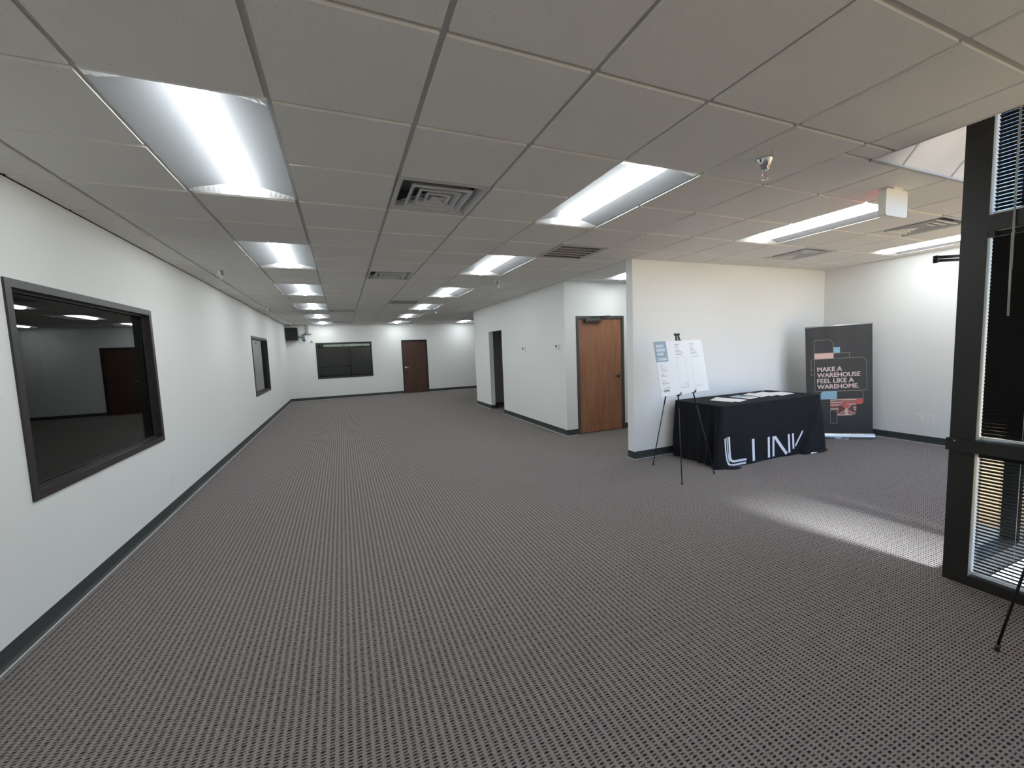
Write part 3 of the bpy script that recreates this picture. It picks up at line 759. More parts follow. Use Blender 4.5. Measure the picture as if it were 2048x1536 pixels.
# ------------------------------------------------------------------ exit sign seen from its blank back
t = thing('exit_sign', 'white rounded exit sign box hanging from the ceiling, blank back towards us', 'exit sign', (3.752, 1.785, ZC), 0)
b = MB(); b.rbox((0, 0, -.205), (.282, .048, -.012), .022, M['ivory'], axis=1); b.build('housing', t)
b = MB(); b.rbox((.075, -.01, -.0125), (.205, .055, 0), .008, M['ivory'], axis=2); b.build('canopy_plate', t)
b = MB(); mx = Matrix(((-1, 0, 0, .255), (0, 0, 1, .0485), (0, 1, 0, -.178), (0, 0, 0, 1)))
b.text('EXIT', .13, mx, M['exit_red'], width=.23, bold=.004); b.build('exit_lettering', t)['label'] = 'lit red EXIT letters on the far side'

# ------------------------------------------------------------------ wall plates, thermostats
def plate(kind):
    t = thing('wall_outlet', 'x', 'outlet', (0, 0, 0), 0)
    b = MB(); w, h = .072, .116
    b.rbox((-w / 2, -.006, -h / 2), (w / 2, .0, h / 2), .006, M['white_plastic'], axis=1, seg=2); b.build('cover_plate', t)
    if kind == 'duplex':
        for z in (-.022, .022):
            b = MB(); b.rbox((-.017, -.0085, z - .0145), (.017, -.0055, z + .0145), .008, M['white_plastic'], axis=1)
            for x in (-.007, .007): b.box((x - .0012, -.0088, z - .002), (x + .0012, -.0084, z + .008), M['dark_plastic'])
            b.build('receptacle', t)
        b = MB(); b.tube([(0, -.006, 0), (0, -.0075, 0)], .003, M['satin'], n=8); b.build('screw', t)
    elif kind == 'blank':
        for z in (-.042, .042):
            b = MB(); b.tube([(0, -.006, z), (0, -.0072, z)], .003, M['satin'], n=8); b.build('screw', t)
    return t
pd = plate('duplex'); pb = plate('blank')
outlets = [(pd, XL, 6.104, .327, PI / 2, 'white duplex outlet low on the left wall, right of the near window'), (pb, XL, 5.153, .323, PI / 2, 'white blank plate below the right end of the near left window'),
           (pd, XL, 11.772, .377, PI / 2, 'white outlet low on the left wall beyond the far window'), (pd, -1.194, YB, .408, 0, 'left one of the two outlets on the end wall'), (pd, -1.078, YB, .400, 0, 'right one of the two outlets on the end wall'),
           (pd, XR, 3.035, .336, -PI / 2, 'white duplex outlet on the right wall, left one of the pair'), (pb, XR, 2.924, .336, -PI / 2, 'white blank plate on the right wall, right one of the pair')]
seen = set()
for src, x, y, z, rz, l in outlets:
    o = src if id(src) not in seen else copy_tree(src); seen.add(id(src))
    o.location = (x, y, z); o.rotation_euler = (0, 0, rz); o['label'] = l
    if src is pb: o.name = 'blank_wall_plate'
t = thing('wall_plate', 'white switch plate cut by the left edge of the picture', 'switch', (XL, 3.02, 1.42), PI / 2)
b = MB(); b.rbox((-.07, -.007, -.058), (.035, 0, .058), .006, M['white_plastic'], axis=1, seg=2); b.build('cover_plate', t)
for x in (-.045, .005):
    b = MB(); b.box((x - .005, -.016, -.004), (x + .005, -.006, .012), M['white_plastic']); b.build('toggle', t)
t = thing('phone_jack', 'tiny white jack on the left wall between the two windows', 'jack', (XL, 9.247, .457), PI / 2)
b = MB(); b.rbox((-.03, -.02, -.03), (.03, 0, .03), .005, M['white_plastic'], axis=1, seg=2); b.build('cover', t)
def thermostat():
    t = thing('thermostat', 'x', 'thermostat', (0, 0, 0), 0)
    b = MB(); b.rbox((-.062, -.006, -.048), (.062, 0, .048), .01, M['white_plastic'], axis=1, seg=3); b.rbox((-.055, -.032, -.042), (.055, -.006, .042), .008, M['white_plastic'], axis=1, seg=3); b.build('body', t)
    b = MB(); b.box((-.045, -.0335, -.016), (.002, -.0315, .030), M['dark_plastic']); b.build('display', t)
    b = MB(); b.box((.012, -.036, -.030), (.048, -.0315, .030), M['white_plastic']); b.build('button_flap', t)
    return t
proto = thermostat()
for n, (y, z, l) in enumerate(((6.235, 1.528, 'white thermostat nearer the corner of the corridor wall'), (7.665, 1.510, 'white thermostat nearer the open doorway'))):
    o = proto if n == 0 else copy_tree(proto)
    o.location = (XH, y, z); o.rotation_euler = (0, 0, -PI / 2); o['label'] = l; o['group'] = 'wall thermostats'

# ------------------------------------------------------------------ far left corner: speaker, cables, raceway
t = thing('wall_speaker', 'square black speaker box high in the far left corner', 'speaker', (-1.655, YB, 2.075), 0)
b = MB(); b.rbox((0, -.26, 0), (.345, -.03, .425), .012, M['dark_plastic'], axis=1); b.build('cabinet', t)
b = MB(); b.box((.022, -.268, .022), (.323, -.258, .403), M['black_metal']); b.build('grille_cloth', t)
b = MB(); b.box((.12, -.03, .15), (.22, 0, .27), M['black_metal']); b.tube([(.345, -.12, .13), (.42, -.11, .10), (.44, -.05, .11)], .014, M['black_metal'], n=8); b.build('bracket', t)
t = thing('cable_bundle', 'loose bundle of blue and grey cables right of the black speaker', 'cables', (-1.16, YB, 2.04), 0)
b = MB(); random.seed(3)
for k in range(7):
    x = -.03 + .012 * k; b.tube([(x + .03, -.02, .27), (x + random.uniform(-.01, .02), -.035, .18), (x, -.04, .08), (x + .02, -.03, 0)], .008, M['blue_cable'], n=6)
b.build('blue_cables', t)
b = MB(); b.tube([(-.16, -.03, .06), (-.13, -.04, -.03), (-.06, -.04, -.045), (.01, -.035, .01)], .006, M['white_plastic'], n=6); b.tube([(.03, -.03, .26), (.09, -.04, .23), (.17, -.04, .26)], .010, M['blue_cable'], n=6); b.tube([(-.14, -.03, .20), (-.08, -.04, .25), (0, -.03, .26)], .006, M['ivory'], n=6); b.build('loose_ends', t)
t = thing('junction_box', 'tan metal box and conduit under the ceiling, right of the speaker', 'junction box', (-1.07, YB, 2.31), 0)
b = MB(); b.box((0, -.05, .0), (.075, 0, .288), M['tan']); b.build('conduit_cover', t)
b = MB(); b.rbox((.03, -.04, -.045), (.16, 0, .005), .01, M['tan'], axis=1); b.build('box', t)
t = thing('cable_raceway', 'thin surface raceway running level below the speaker to the window', 'raceway', (XL, YB, 2.0), 0)
b = MB(); b.box((.0, -.014, -.008), (.86, 0, .010), M['white_plastic']); b.build('channel', t)
b = MB(); b.rbox((.745, -.03, .008), (.80, 0, .06), .006, M['tan'], axis=1); b.build('end_box', t)

# ------------------------------------------------------------------ warehouse shelf behind the end window
t = thing('storage_rack', 'black steel shelving rack seen through the end window', 'shelving', (-.95, YB + 2.2, 0), 0)
for x in (0, 1.25):
    for y in (0, .5):
        b = MB(); b.box((x, y, 0), (x + .05, y + .05, 2.1), M['black_metal']); b.build('upright', t)
for z in (.15, .62, 1.05, 1.45, 1.85):
    b = MB(); b.box((.05, .0, z), (1.25, .55, z + .035), M['black_metal']); b.build('shelf', t)

# ------------------------------------------------------------------ draped table
TX0, TX1, TY0, TY1, TZ = 4.085, 5.915, 3.452, 4.205, .752
r = .035
def perim():
    pts = []
    def seg(a, c, n):
        for i in range(n): pts.append((a[0] + (c[0] - a[0]) * i / n, a[1] + (c[1] - a[1]) * i / n))
    def arc(cx, cy, a0):
        for i in range(6): w = a0 + i * PI / 12; pts.append((cx + r * math.cos(w), cy + r * math.sin(w)))
    seg((TX0 + r, TY0), (TX1 - r, TY0), 120); arc(TX1 - r, TY0 + r, -PI / 2); seg((TX1, TY0 + r), (TX1, TY1 - r), 50); arc(TX1 - r, TY1 - r, 0)
    seg((TX1 - r, TY1), (TX0 + r, TY1), 60); arc(TX0 + r, TY1 - r, PI / 2); seg((TX0, TY1 - r), (TX0, TY0 + r), 50); arc(TX0 + r, TY0 + r, PI)
    return pts
def foldline(z):                       # right hand fold of the front: x of its edge at height z
    return 5.885 - (.70 - z) * .60 if z < .70 else 5.885
def front_y(x, z):
    t_ = 1 - z / TZ
    y = TY0 - .012 * t_ - .010 * t_ * math.sin(x * 7.3) - .004 * t_ * math.sin(x * 17 + z * 5)
    d = x - foldline(z)
    k = max(0, min(1, d / .035 + .5)); k = k * k * (3 - 2 * k)
    y -= k * (.020 + .055 * t_) * min(1, max(0, (t_ - .05) * 4))
    e = math.exp(-((x - TX0) / .09) ** 2)
    y -= e * .03 * t_
    return y
per = perim()
b = MB(); b.mi(M['cloth']); NZ = 36
corners = [(TX0, TY0), (TX1, TY0), (TX1, TY1), (TX0, TY1)]
def cloth_pt(p, z):
    x, y = p; t_ = 1 - z / TZ
    if abs(y - TY0) < 1e-6: return (x + (.0 if abs(x - TX0) > .2 else -.03 * t_ * (1 - abs(x - TX0) / .2)), front_y(x, z), z)
    cx, cy = (TX0 + TX1) / 2, (TY0 + TY1) / 2
    nx, ny = 0, 0
    if x < TX0 + r: nx = -(TX0 + r - x) / r
    if x > TX1 - r: nx = (x - TX1 + r) / r
    if y < TY0 + r: ny = -(TY0 + r - y) / r
    if y > TY1 - r: ny = (y - TY1 + r) / r
    dc, ci = min((math.hypot(x - c[0], y - c[1]), i) for i, c in enumerate(corners))
    o = .018 * t_
    amp = (.075 if ci == 0 else .07 if ci == 1 else .03)
    o += amp * t_ * math.exp(-(dc / .10) ** 2)
    if ny > .2: o = min(o, .03)
    if x < TX0 + r or x > TX1 - r:
        s_ = y * 1.0
        o += t_ * (.016 * math.sin(s_ * 24) + .010 * math.sin(s_ * 47 + 1) - .060 * math.exp(-((y - TY0 - .12) / .032) ** 2) + .03 * math.exp(-((y - TY0 - .19) / .03) ** 2) - .026 * math.exp(-((y - TY0 - .26) / .04) ** 2)) * min(1, max(0, (TY1 - y) / .15))
    if abs(x - TX1 + 0) < r and ny < 0 or abs(x - TX0) < r and ny < 0:
        f = front_y(min(max(x, TX0 + r), TX1 - r), z) - TY0
        return (x + nx * o, y + ny * (-f if -f > 0 else 0), z) if abs(ny) > .02 else (x + nx * o, y, z)
    return (x + nx * o, min(y + ny * o, YP - .03), z)
zs = [TZ - .012 * (1 - math.cos(k * PI / 8)) for k in range(5)] + [(TZ - .012) * (1 - (k + 1) / NZ) for k in range(NZ)]
rows = []
top_in = []
for k, z in enumerate(zs):
    if k < 4:
        w = k * PI / 8; ins = .012 * (1 - math.sin(w)); row = []
        for p in per:
            cx = min(max(p[0], TX0 + r), TX1 - r); cy = min(max(p[1], TY0 + r), TY1 - r)
            dx_, dy_ = p[0] - cx, p[1] - cy; L_ = math.hypot(dx_, dy_) or 1
            row.append((p[0] - dx_ / L_ * ins, p[1] - dy_ / L_ * ins, z))
        rows.append(row)
    else: rows.append([cloth_pt(p, max(z, .004)) for p in per])
n = len(per); i0 = b.mi(M['cloth']); k0 = len(b.v)
for row in rows: b.v += row
for q in range(len(rows) - 1):
    for j in range(n):
        b.f.append((k0 + q * n + j, k0 + (q + 1) * n + j, k0 + (q + 1) * n + (j + 1) % n, k0 + q * n + (j + 1) % n)); b.m.append(i0); b.smooth.append(True)
b.f.append(tuple(k0 + j for j in range(n))); b.m.append(i0); b.smooth.append(False)
# puddles of spare cloth at the two front corners
def puddle(cx, cy, pts, zh=.018):
    c = (cx, cy, zh); m_ = M['cloth']
    for p, q in zip(pts, pts[1:]): b.poly([c, (p[0], p[1], .006 + .004 * math.sin(p[0] * 60)), (q[0], q[1], .006 + .004 * math.sin(q[0] * 60))], m_, True)
puddle(4.16, 3.45, [(4.02, 3.60), (4.06, 3.46), (4.13, 3.375), (4.22, 3.345), (4.31, 3.365), (4.33, 3.40), (4.27, 3.44)], .035)
puddle(5.72, 3.42, [(5.50, 3.40), (5.56, 3.34), (5.66, 3.345), (5.78, 3.325), (5.90, 3.34), (5.99, 3.40), (5.95, 3.50)], .04)
b.poly([(4.15, 3.385, .012), (4.20, 3.352, .010), (4.27, 3.362, .011), (4.25, 3.385, .016)], M['cloth_back'])
b.poly([(5.55, 3.342, .010), (5.63, 3.335, .010), (5.70, 3.345, .012), (5.60, 3.365, .020)], M['print_white'])
cloth = tag(b.build('tablecloth', loc=(5.0, 3.8, 0)), 'black floor length cloth draped over a table, white lettering along its front', 'tablecloth')
# lettering printed low on the front
def stroke(pts, w, n_=10, z_lo=.012):
    """ribbon of width w along (x,z) points, following the cloth"""
    dense = []
    for a, c in zip(pts, pts[1:]):
        for k in range(n_): dense.append((a[0] + (c[0] - a[0]) * k / n_, a[1] + (c[1] - a[1]) * k / n_))
    dense.append(pts[-1])
    prev = None
    for k, (x, z) in enumerate(dense):
        a = dense[max(k - 1, 0)]; c = dense[min(k + 1, len(dense) - 1)]
        dx_, dz_ = c[0] - a[0], c[1] - a[1]; L_ = math.hypot(dx_, dz_) or 1; nx_, nz_ = -dz_ / L_, dx_ / L_
        cur = []
        for s_ in (-.5, 0, .5):
            px_, pz_ = x + nx_ * w * s_, max(z + nz_ * w * s_, z_lo)
            q = cloth_pt((px_, TY0), pz_); cur.append((q[0], q[1] - .0025, q[2]))
        if prev:
            for m_ in (0, 1): b.poly([prev[m_], prev[m_ + 1], cur[m_ + 1], cur[m_]], smooth=True)
        prev = cur
letters = [('letter_l', [([(4.128, .365), (4.140, .20), (4.165, .10), (4.190, .052), (4.225, .028), (4.30, .022), (4.462, .030)], .024),
                         ([(4.163, .375), (4.178, .20), (4.200, .10), (4.215, .075)], .016),
                         ([(4.200, .375), (4.212, .20), (4.222, .11), (4.240, .082), (4.275, .066), (4.472, .070)], .028)]),
           ('letter_i', [([(4.600, .305), (4.604, .030)], .047)]),
           ('letter_bar', [([(4.890, .292), (4.896, .028)], .042)]),
           ('letter_n', [([(4.984, .288), (4.986, .028)], .038), ([(5.010, .280), (5.215, .035)], .040), ([(5.256, .288), (5.262, .045)], .036)]),
           ('letter_k', [([(5.338, .288), (5.345, .085)], .036), ([(5.532, .300), (5.385, .115)], .026)])]
for nm, sts in letters:
    b = MB(); b.mats.append(M['print_white'])
    for pts_, w_ in sts: stroke(pts_, w_)
    let = b.build(nm, cloth); let.matrix_parent_inverse = Matrix.Translation((-5.0, -3.8, 0)); let['label'] = 'white printed bar before the N' if nm == 'letter_bar' else 'white printed capital ' + nm[-1].upper()

# papers on the table
def sheet(pts, z, name, label, cat, art=None, group='papers on the draped table'):
    cx = sum(p[0] for p in pts) / len(pts); cy = sum(p[1] for p in pts) / len(pts)
    b = MB(); b.mi(M['paper']); b.prism([(p[0], p[1]) for p in pts], 2, z, z + .0015, M['paper'])
    if art: art(b, z + .0019)
    o = b.build(name, loc=(cx, cy, z)); return tag(o, label, cat, group)
def quad(b, x0, y0, x1, y1, ux, uy, w, z, m): pass
z0 = TZ + .0006
sheet([(4.389, 3.899), (4.600, 4.010), (4.700, 3.720), (4.466, 3.615)], z0, 'paper_sheet', 'white sheet nearest the left end of the table, under its twin', 'paper')
sheet([(4.500, 3.930), (4.679, 4.055), (4.758, 3.640), (4.520, 3.570)], z0 + .002, 'paper_sheet', 'white sheet lying on top of the leftmost sheet', 'paper')
sheet([(4.862, 4.000), (5.063, 4.025), (5.075, 3.725), (4.852, 3.680)], z0, 'brochure', 'brochure with a blue picture, second from the left on the table', 'brochure',
      lambda b, z: (b.poly([(4.90, 3.985, z), (5.04, 4.0, z), (5.045, 3.86, z), (4.895, 3.84, z)], M['b_blue']), b.poly([(4.90, 3.80, z), (5.04, 3.82, z), (5.045, 3.79, z), (4.90, 3.765, z)], M['b_cream'])))
sheet([(5.150, 4.020), (5.400, 4.110), (5.440, 3.790), (5.120, 3.710)], z0, 'paper_sheet', 'white sheet in the middle of the table, next to the brochure', 'paper',
      lambda b, z: b.poly([(5.17, 3.95, z), (5.24, 3.96, z), (5.24, 3.90, z), (5.17, 3.89, z)], M['ink_light']))
sheet([(5.330, 4.000), (5.640, 4.080), (5.600, 3.770), (5.300, 3.700)], z0 + .002, 'paper_sheet', 'white sheet overlapping its two neighbours at the right of the table', 'paper')
sheet([(5.480, 3.990), (5.800, 3.915), (5.742, 3.690), (5.410, 3.640)], z0 + .004, 'paper_sheet', 'white sheet farthest right on the table', 'paper')

# ------------------------------------------------------------------ easels
def easel(p1, p2, p3, apex, label):
    t = thing('display_easel', label, 'easel', ((p1[0] + p2[0]) / 2, (p1[1] + p2[1]) / 2, 0), 0)
    o = Vector(t.location); V = lambda p: Vector(p) - o
    A = V(apex); legs = [V(p) for p in (p1, p2, p3)]; bm = M['black_metal']
    side = (legs[1] - legs[0]).normalized()
    tops = [A - side * .022, A + side * .022, A + (legs[2] - A).normalized() * .02]
    for L_, T_ in zip(legs, tops):
        b = MB(); mid = L_.lerp(T_, .5); b.tube([L_ + Vector((0, 0, .012)), mid], .0055, bm, 8); b.tube([mid, T_], .0075, bm, 8); leg = b.build('leg', t)
        b = MB(); b.tube([L_, L_ + (T_ - L_).normalized() * .035], .009, M['dark_plastic'], 8); b.build('rubber_foot', leg)
    b = MB(); b.tube([A - side * .026, A + side * .026], .011, bm, 8); b.box(tuple(A + Vector((-.03, -.012, -.005))), tuple(A + Vector((.03, .018, .018))), bm); b.build('head', t)
    fwd = (legs[1] - legs[0]).cross(tops[0] - legs[0]).normalized()
    if fwd.dot(legs[2]) > 0: fwd = -fwd
    fwd = Vector((fwd.x, fwd.y, fwd.z))
    for k in (0, 1):
        P = legs[k].lerp(tops[k], .588 if k == 0 else .594)
        b = MB(); b.tube([P - fwd * .002, P + fwd * .038 - Vector((0, 0, .004))], .006, bm, 8); b.tube([P + fwd * .034 - Vector((0, 0, .006)), P + fwd * .036 + Vector((0, 0, .028))], .005, bm, 8); b.box(tuple(P - Vector((.012, .012, .015))), tuple(P + Vector((.012, .012, .015))), bm); b.build('support_hook', t)
    b = MB()                                  # wire clip holding the top edge
    c = A + fwd * .014 - Vector((0, 0, .04))
    b.tube([A - side * .018, c - side * .030 - Vector((0, 0, .022)), c - side * .012 - Vector((0, 0, .04)), c, A + side * .014], .0035, bm, 6)
    b.tube([A + side * .018, c + side * .020 - Vector((0, 0, .015)), c + side * .085 - Vector((0, 0, .035))], .004, bm, 6)
    b.tube([c - side * .034 - Vector((0, 0, .024)), c + side * .024 - Vector((0, 0, .02))], .004, bm, 6)
    b.build('top_clip', t)
    return t
P1, P2, P3, AP = (3.277, 3.264, 0), (3.857, 3.356, 0), (3.513, 3.974, 0), (3.525, 3.58, 1.604)
easel(P1, P2, P3, AP, 'black tripod easel holding the white board in front of the draped table')
easel((2.779, .821, 0), (3.10, .25, 0), (3.24, .80, 0), (2.99, .60, 1.55), 'second black tripod easel, only one leg showing at the lower right edge')

# presentation board, local axes: u along the top edge, w down the face, nrm towards the viewer
nrm = Vector((.1544, -.9736, .1679)).normalized(); ux = Vector((.9874, .1578, .0069)); ux = (ux - nrm * ux.dot(nrm)).normalized(); wy = ux.cross(nrm) * 1.0
if wy.z > 0: wy = -wy
org = Vector((3.0995, 3.4862, 1.5370))
BW, BH = .846, .600
bx = thing('presentation_board', 'white foam property board with a slate blue title block, resting on the easel', 'board', tuple(org + ux * BW / 2 + wy * BH))
def Bp(u, w, d=0): return tuple(org + ux * u + wy * w + nrm * d - Vector(bx.location))
b = MB(); b.mi(M['foam']); c8 = [Bp(u, w, d) for d in (-.005, 0) for u, w in ((0, 0), (BW, 0), (BW, BH), (0, BH))]
k = len(b.v); b.v += c8
for f in ((0, 1, 2, 3), (7, 6, 5, 4), (0, 4, 5, 1), (1, 5, 6, 2), (2, 6, 7, 3), (3, 7, 4, 0)): b.f.append(f); b.m.append(0); b.smooth.append(False)
def rect(u0, w0, u1, w1, m, d=.0006): b.poly([Bp(u0, w0, d), Bp(u0, w1, d), Bp(u1, w1, d), Bp(u1, w0, d)], m)
def line(u0, w0, u1, w1, t_, m):
    if abs(u1 - u0) > abs(w1 - w0): b.poly([Bp(u0, w0 - t_ / 2, .0008), Bp(u0, w0 + t_ / 2, .0008), Bp(u1, w1 + t_ / 2, .0008), Bp(u1, w1 - t_ / 2, .0008)], m)
    else: b.poly([Bp(u0 - t_ / 2, w0, .0008), Bp(u1 - t_ / 2, w1, .0008), Bp(u1 + t_ / 2, w1, .0008), Bp(u0 + t_ / 2, w0, .0008)], m)
rect(0, 0, .201, .225, M['blue_ink'])
def btext(s_, u, w, h, width, m, fat=.0):
    o_ = Vector(Bp(u, w, .0008)); mx = Matrix(((ux.x, -wy.x, nrm.x, o_.x), (ux.y, -wy.y, nrm.y, o_.y), (ux.z, -wy.z, nrm.z, o_.z), (0, 0, 0, 1)))
    b.text(s_, h, mx, m, width=width, fat=fat)
btext('REGENCY', .032, .066, .030, .125, M['ink_soft'], .0018); btext('BUSINESS', .032, .110, .030, .138, M['ink_soft'], .0018); btext('CENTER', .034, .154, .030, .100, M['ink_soft'], .0018)
rect(.030, .181, .170, .189, M['ink_soft'], .0008); rect(.028, .198, .178, .207, M['ink_soft'], .0008)
for u, w, l in ((.338, .041, .082), (.344, .060, .075), (.342, .078, .052), (.346, .094, .058), (.345, .109, .066), (.340, .124, .118), (.340, .140, .140), (.336, .155, .118)):
    line(u, w, u + l, w, .006 if w < .05 or w > .15 else .0042, M['ink'])
for u, w, l in ((.599, .044, .081), (.606, .064, .068), (.602, .082, .050), (.612, .096, .058), (.606, .113, .070), (.612, .127, .112), (.616, .143, .090), (.611, .157, .133)):
    line(u, w, u + l, w, .006 if w < .05 else .0042, M['ink'])
for u0, u1, w0, w1 in ((.338, .488, .187, .531), (.601, .770, .188, .533)):
    for a in ((u0, w0, u1, w0), (u0, w1, u1, w1), (u0, w0, u0, w1), (u1, w0, u1, w1)):
        if u0 > .5 and a[0] == a[2] == u1: continue
        line(*a, .0028, M['ink_light'])
line(.625, .190, .745, .191, .004, M['ink_light'])
for k in range(9): line(.345 + k * .016, .527, .352 + k * .016, .527, .006, M['ink_light']); line(.610 + k * .017, .529, .617 + k * .017, .529, .006, M['ink_light'])
for a in ((.428, .478, .480, .478), (.428, .478, .428, .525), (.440, .500, .475, .500), (.455, .478, .455, .498), (.480, .478, .480, .531), (.735, .475, .735, .500), (.742, .500, .750, .512)): line(*a, .0030, M['ink_light'])
for u, w, l in ((.051, .266, .042), (.053, .292, .104), (.051, .308, .066), (.055, .325, .108), (.047, .360, .048), (.048, .371, .058), (.045, .382, .100), (.052, .434, .048)):
    line(u, w, u + l, w, .005 if l < .05 else .0035, M['ink'])
line(.050, .455, .160, .460, .006, M['ink']); line(.050, .455, .075, .475, .010, M['ink'])
line(.055, .510, .172, .510, .004, M['ink'])
btext('LINK', .052, .552, .024, .096, M['ink_dark'], .0012)
b.build('printed_panel', bx)

# ------------------------------------------------------------------ roll-up banner
dirb = Vector((.8034, -.5954, 0)); nb = Vector((-.5954, -.8034, 0))       # along the base; towards the viewer
br_ = Vector((7.1299, 3.4334, 0)); bo = br_ - dirb * .862
ban = thing('rollup_banner', 'tall black roll up banner with a pale slogan, beside the right wall', 'banner', tuple(bo + dirb * .431))
mb = Matrix(((dirb.x, -nb.x, 0, -dirb.x * .431), (dirb.y, -nb.y, 0, -dirb.y * .431), (0, 0, 1, 0), (0, 0, 0, 1)))   # local x along base, y away from viewer, z up
def bpart(mbd, name, parent=ban, label=None):
    mbd.v = [tuple(mb @ Vector(v)) for v in mbd.v]; o = mbd.build(name, parent)
    if label: o['label'] = label
    return o
b = MB(); b.mats.append(M['alu'])
b.prism([(-.045, .012), (.045, .012), (.050, .03), (.040, .062), (.015, .076), (-.030, .076), (-.043, .06), (-.050, .035)], 0, 0, .862)
b.box((.0, -.052, .033), (.862, -.044, .039), M['ink']); b.box((.0, -.046, .056), (.862, -.041, .060), M['ink'])
bpart(b, 'base_cassette')
b = MB(); b.mats.append(M['dark_plastic']); b.box((-.004, -.05, .010), (0, .05, .078)); b.box((.862, -.05, .010), (.866, .05, .078)); bpart(b, 'end_cap')
for x in (.33, .60):
    b = MB(); b.mats.append(M['alu'])
    rz = Matrix.Translation((x, 0, 0)) @ Matrix.Rotation(math.radians(50 if x < .5 else -30), 4, 'Z'); b.box((-.022, -.20, 0), (.022, .14, .010), mx=rz)
    if x > .5: b.v = [(v[0], min(v[1] + .12, .2), v[2]) for v in b.v]
    bpart(b, 'swing_foot')
b = MB(); b.tube([(.43, .03, .05), (.415, .03, 1.69)], .009, M['alu'], 8); bpart(b, 'support_pole')
th = math.atan2(.055, 1.6); CX = .431
def tilt(u, v):                         # panel coordinates -> local x, z
    a = u - CX + .004; return (CX + a * math.cos(th) - v * math.sin(th), .075 + a * math.sin(th) + v * math.cos(th))
def bulge(u, v): return -.004 - .003 * math.sin(u * 21) * (v / 1.6) ** 2
b = MB(); b.mi(M['banner']); NU, NV = 34, 16
k = len(b.v)
for j in range(NV + 1):
    for i in range(NU + 1):
        u, v = .8475 * i / NU, 1.6 * j / NV; x, z = tilt(u, v); b.v.append((x, bulge(u, v), z))
for j in range(NV):
    for i in range(NU):
        q = k + j * (NU + 1) + i; b.f.append((q, q + 1, q + NU + 2, q + NU + 1)); b.m.append(0); b.smooth.append(True)
bpart(b, 'fabric_panel')
fp = [o for o in ban.children if o.name.startswith('fabric_panel')][0]
b = MB()
def bp3(u, v, d=.0015):
    x, z = tilt(u, v); return (x, -.008 - d, z)
def brect(u0, v0, u1, v1, m, rad=(0, 0, 0, 0), d=.001):
    """corner radii: bl, br, tr, tl"""
    pts = []
    for (cx, cy, sx, sy, a0), q in zip(((u0, v0, 1, 1, PI), (u1, v0, -1, 1, 1.5 * PI), (u1, v1, -1, -1, 0), (u0, v1, 1, -1, .5 * PI)), rad):
        if q:
            for k in range(7): w = a0 + k * PI / 12; pts.append((cx + sx * q + q * math.cos(w), cy + sy * q + q * math.sin(w)))
        else: pts.append((cx, cy))
    return pts
def bfill(pts, m, d=.001): b.poly([bp3(u, v, d) for u, v in pts], m)
def bline(pts, m=None, w=.0042, closed=True):
    m = m or M['b_line']; n_ = len(pts); c = (sum(p[0] for p in pts) / n_, sum(p[1] for p in pts) / n_)
    rng = range(n_ if closed else n_ - 1)
    for i in rng:
        p, q = pts[i], pts[(i + 1) % n_]; dx_, dy_ = q[0] - p[0], q[1] - p[1]; L_ = math.hypot(dx_, dy_)
        if L_ < 1e-6: continue
        nx_, ny_ = -dy_ / L_ * w / 2, dx_ / L_ * w / 2
        b.poly([bp3(p[0] - nx_, p[1] - ny_, .0016), bp3(q[0] - nx_, q[1] - ny_, .0016), bp3(q[0] + nx_, q[1] + ny_, .0016), bp3(p[0] + nx_, p[1] + ny_, .0016)], m)
bline(brect(.112, 1.128, .357, 1.406, 0, (.0, .0, .075, .0)))
bfill(brect(.112, 1.128, .357, 1.210, 0, (.03, 0, 0, 0)), M['b_pink'])
bfill(brect(.356, 1.206, .440, 1.290, 0), M['b_blue'])
bline([(.357, 1.185), (.375, 1.204), (.559, 1.202), (.559, 1.124)], closed=False)
bline(brect(.114, .641, .770, 1.124, 0, (0, 0, .085, 0)))
bline([(.114, 1.129), (.095, 1.127), (.075, 1.110), (.067, 1.085), (.067, .885), (.090, .890), (.113, .915)], closed=False); bline([(.067, .968), (.113, .970)], closed=False)
bfill(brect(.188, .521, .396, .642, 0, (0, 0, 0, .045)), M['b_blue'])
bline(brect(.396, .516, .728, .636, 0, (0, 0, .045, 0)))
bfill(brect(.636, .433, .728, .514, 0, (0, .035, 0, 0)), M['b_red'])
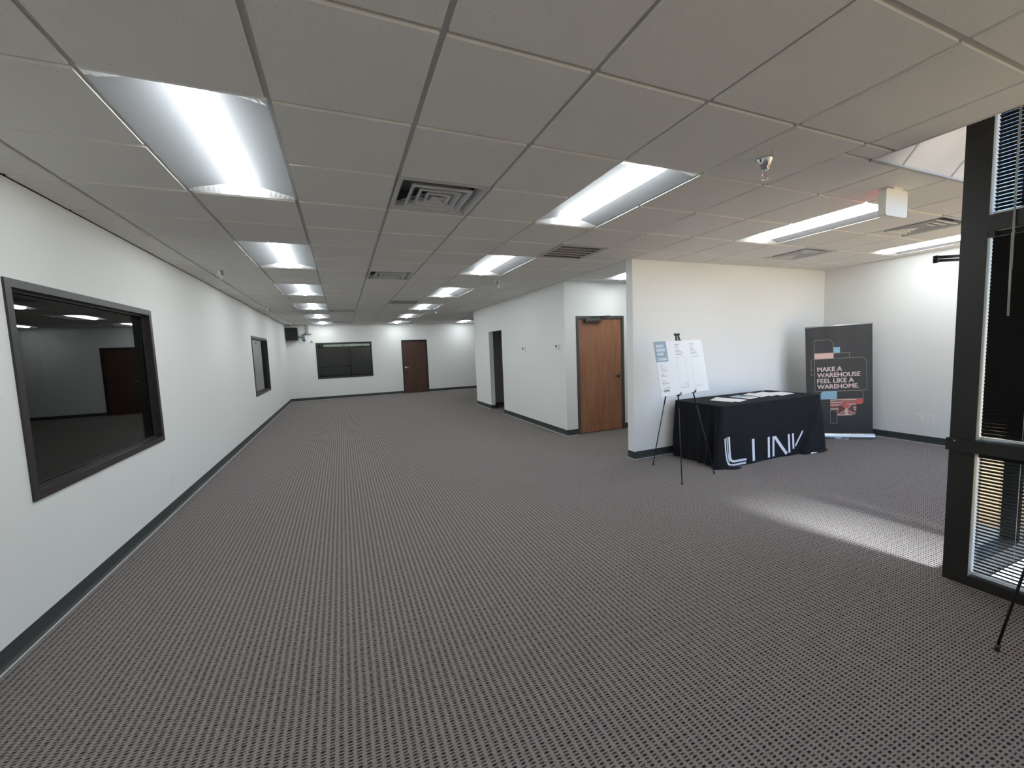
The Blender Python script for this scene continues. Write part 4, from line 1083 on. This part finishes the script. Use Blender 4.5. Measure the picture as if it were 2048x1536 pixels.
# printed photograph of a warehouse aisle: red racks on both sides, dark aisle
ph = brect(.309, .269, .640, .522, 0, (0, .07, 0, 0)); ph = [p for p in ph]
ph[0] = (.394, .269); ph.append((.309, .360)); ph.insert(0, (.394, .360)); 
bfill([(.309, .522), (.309, .360), (.394, .360), (.394, .269)] + brect(.309, .269, .640, .522, 0, (0, .07, 0, 0))[1:8] + [(.640, .522)], M['brick'], .0008)
for v, u0, u1, m_ in ((.505, .311, .638, 'b_cream'), (.470, .311, .47, 'b_pink'), (.455, .44, .60, 'b_red'), (.430, .311, .45, 'b_pink'), (.400, .311, .44, 'b_brown'), (.492, .36, .46, 'b_brown'), (.440, .52, .638, 'b_pink'), (.415, .54, .636, 'b_brown'), (.372, .311, .45, 'b_cream'), (.360, .57, .638, 'b_cream'), (.385, .56, .638, 'b_pink'), (.480, .47, .56, 'b_red')):
    bfill([(u0, v - .007), (u1, v - .007), (u1, v + .006), (u0, v + .006)], M[m_], .0011)
bfill([(.42, .30), (.50, .375), (.44, .43), (.41, .42)], M['b_brown'], .0013); bfill([(.53, .37), (.62, .30), (.60, .41), (.575, .42)], M['b_brown'], .0013)
bfill([(.45, .43), (.57, .43), (.53, .36), (.495, .36)], M['b_red'], .0012)
bfill([(.49, .275), (.54, .275), (.525, .375), (.503, .375)], M['b_cream'], .0014)
bline([(.405, .285), (.505, .345)], M['b_cream'], .008, False); bline([(.63, .285), (.525, .345)], M['b_cream'], .008, False); bline([(.53, .37), (.578, .425)], M['b_cream'], .008, False); bfill([(.40, .272), (.60, .272), (.57, .286), (.41, .286)], M['b_cream'], .0013)
bline(brect(.308, .156, .394, .356, 0, (0, 0, .03, 0)))
bfill(brect(.311, .159, .391, .353, 0, (0, 0, .03, 0)), M['banner'], .0012)
o_ = bpart(b, 'printed_artwork', fp)
b = MB()
for s_, u, v, wd in (('MAKE A', .148, .939, .314), ('WAREHOUSE', .147, .852, .543), ('FEEL LIKE A', .146, .766, .464), ('WAREHOME.', .145, .680, .528)):
    x, z = tilt(u, v); c_, s2 = math.cos(th), math.sin(th)
    mx = Matrix(((c_, -s2, 0, x), (0, 0, -1, -.0096), (s2, c_, 0, z), (0, 0, 0, 1))); b.text(s_, .063, mx, M['b_text'], width=wd, fat=.0032)
bpart(b, 'slogan_lettering', fp, 'pale capital slogan lettering')
x0_, z0_ = tilt(-.006, 1.598); x1_, z1_ = tilt(.8535, 1.598)
b = MB(); b.mats.append(M['alu']); b.tube([(x0_, -.002, z0_ + .006), (x1_, -.002, z1_ + .006)], .0125, n=10); bpart(b, 'top_rail')
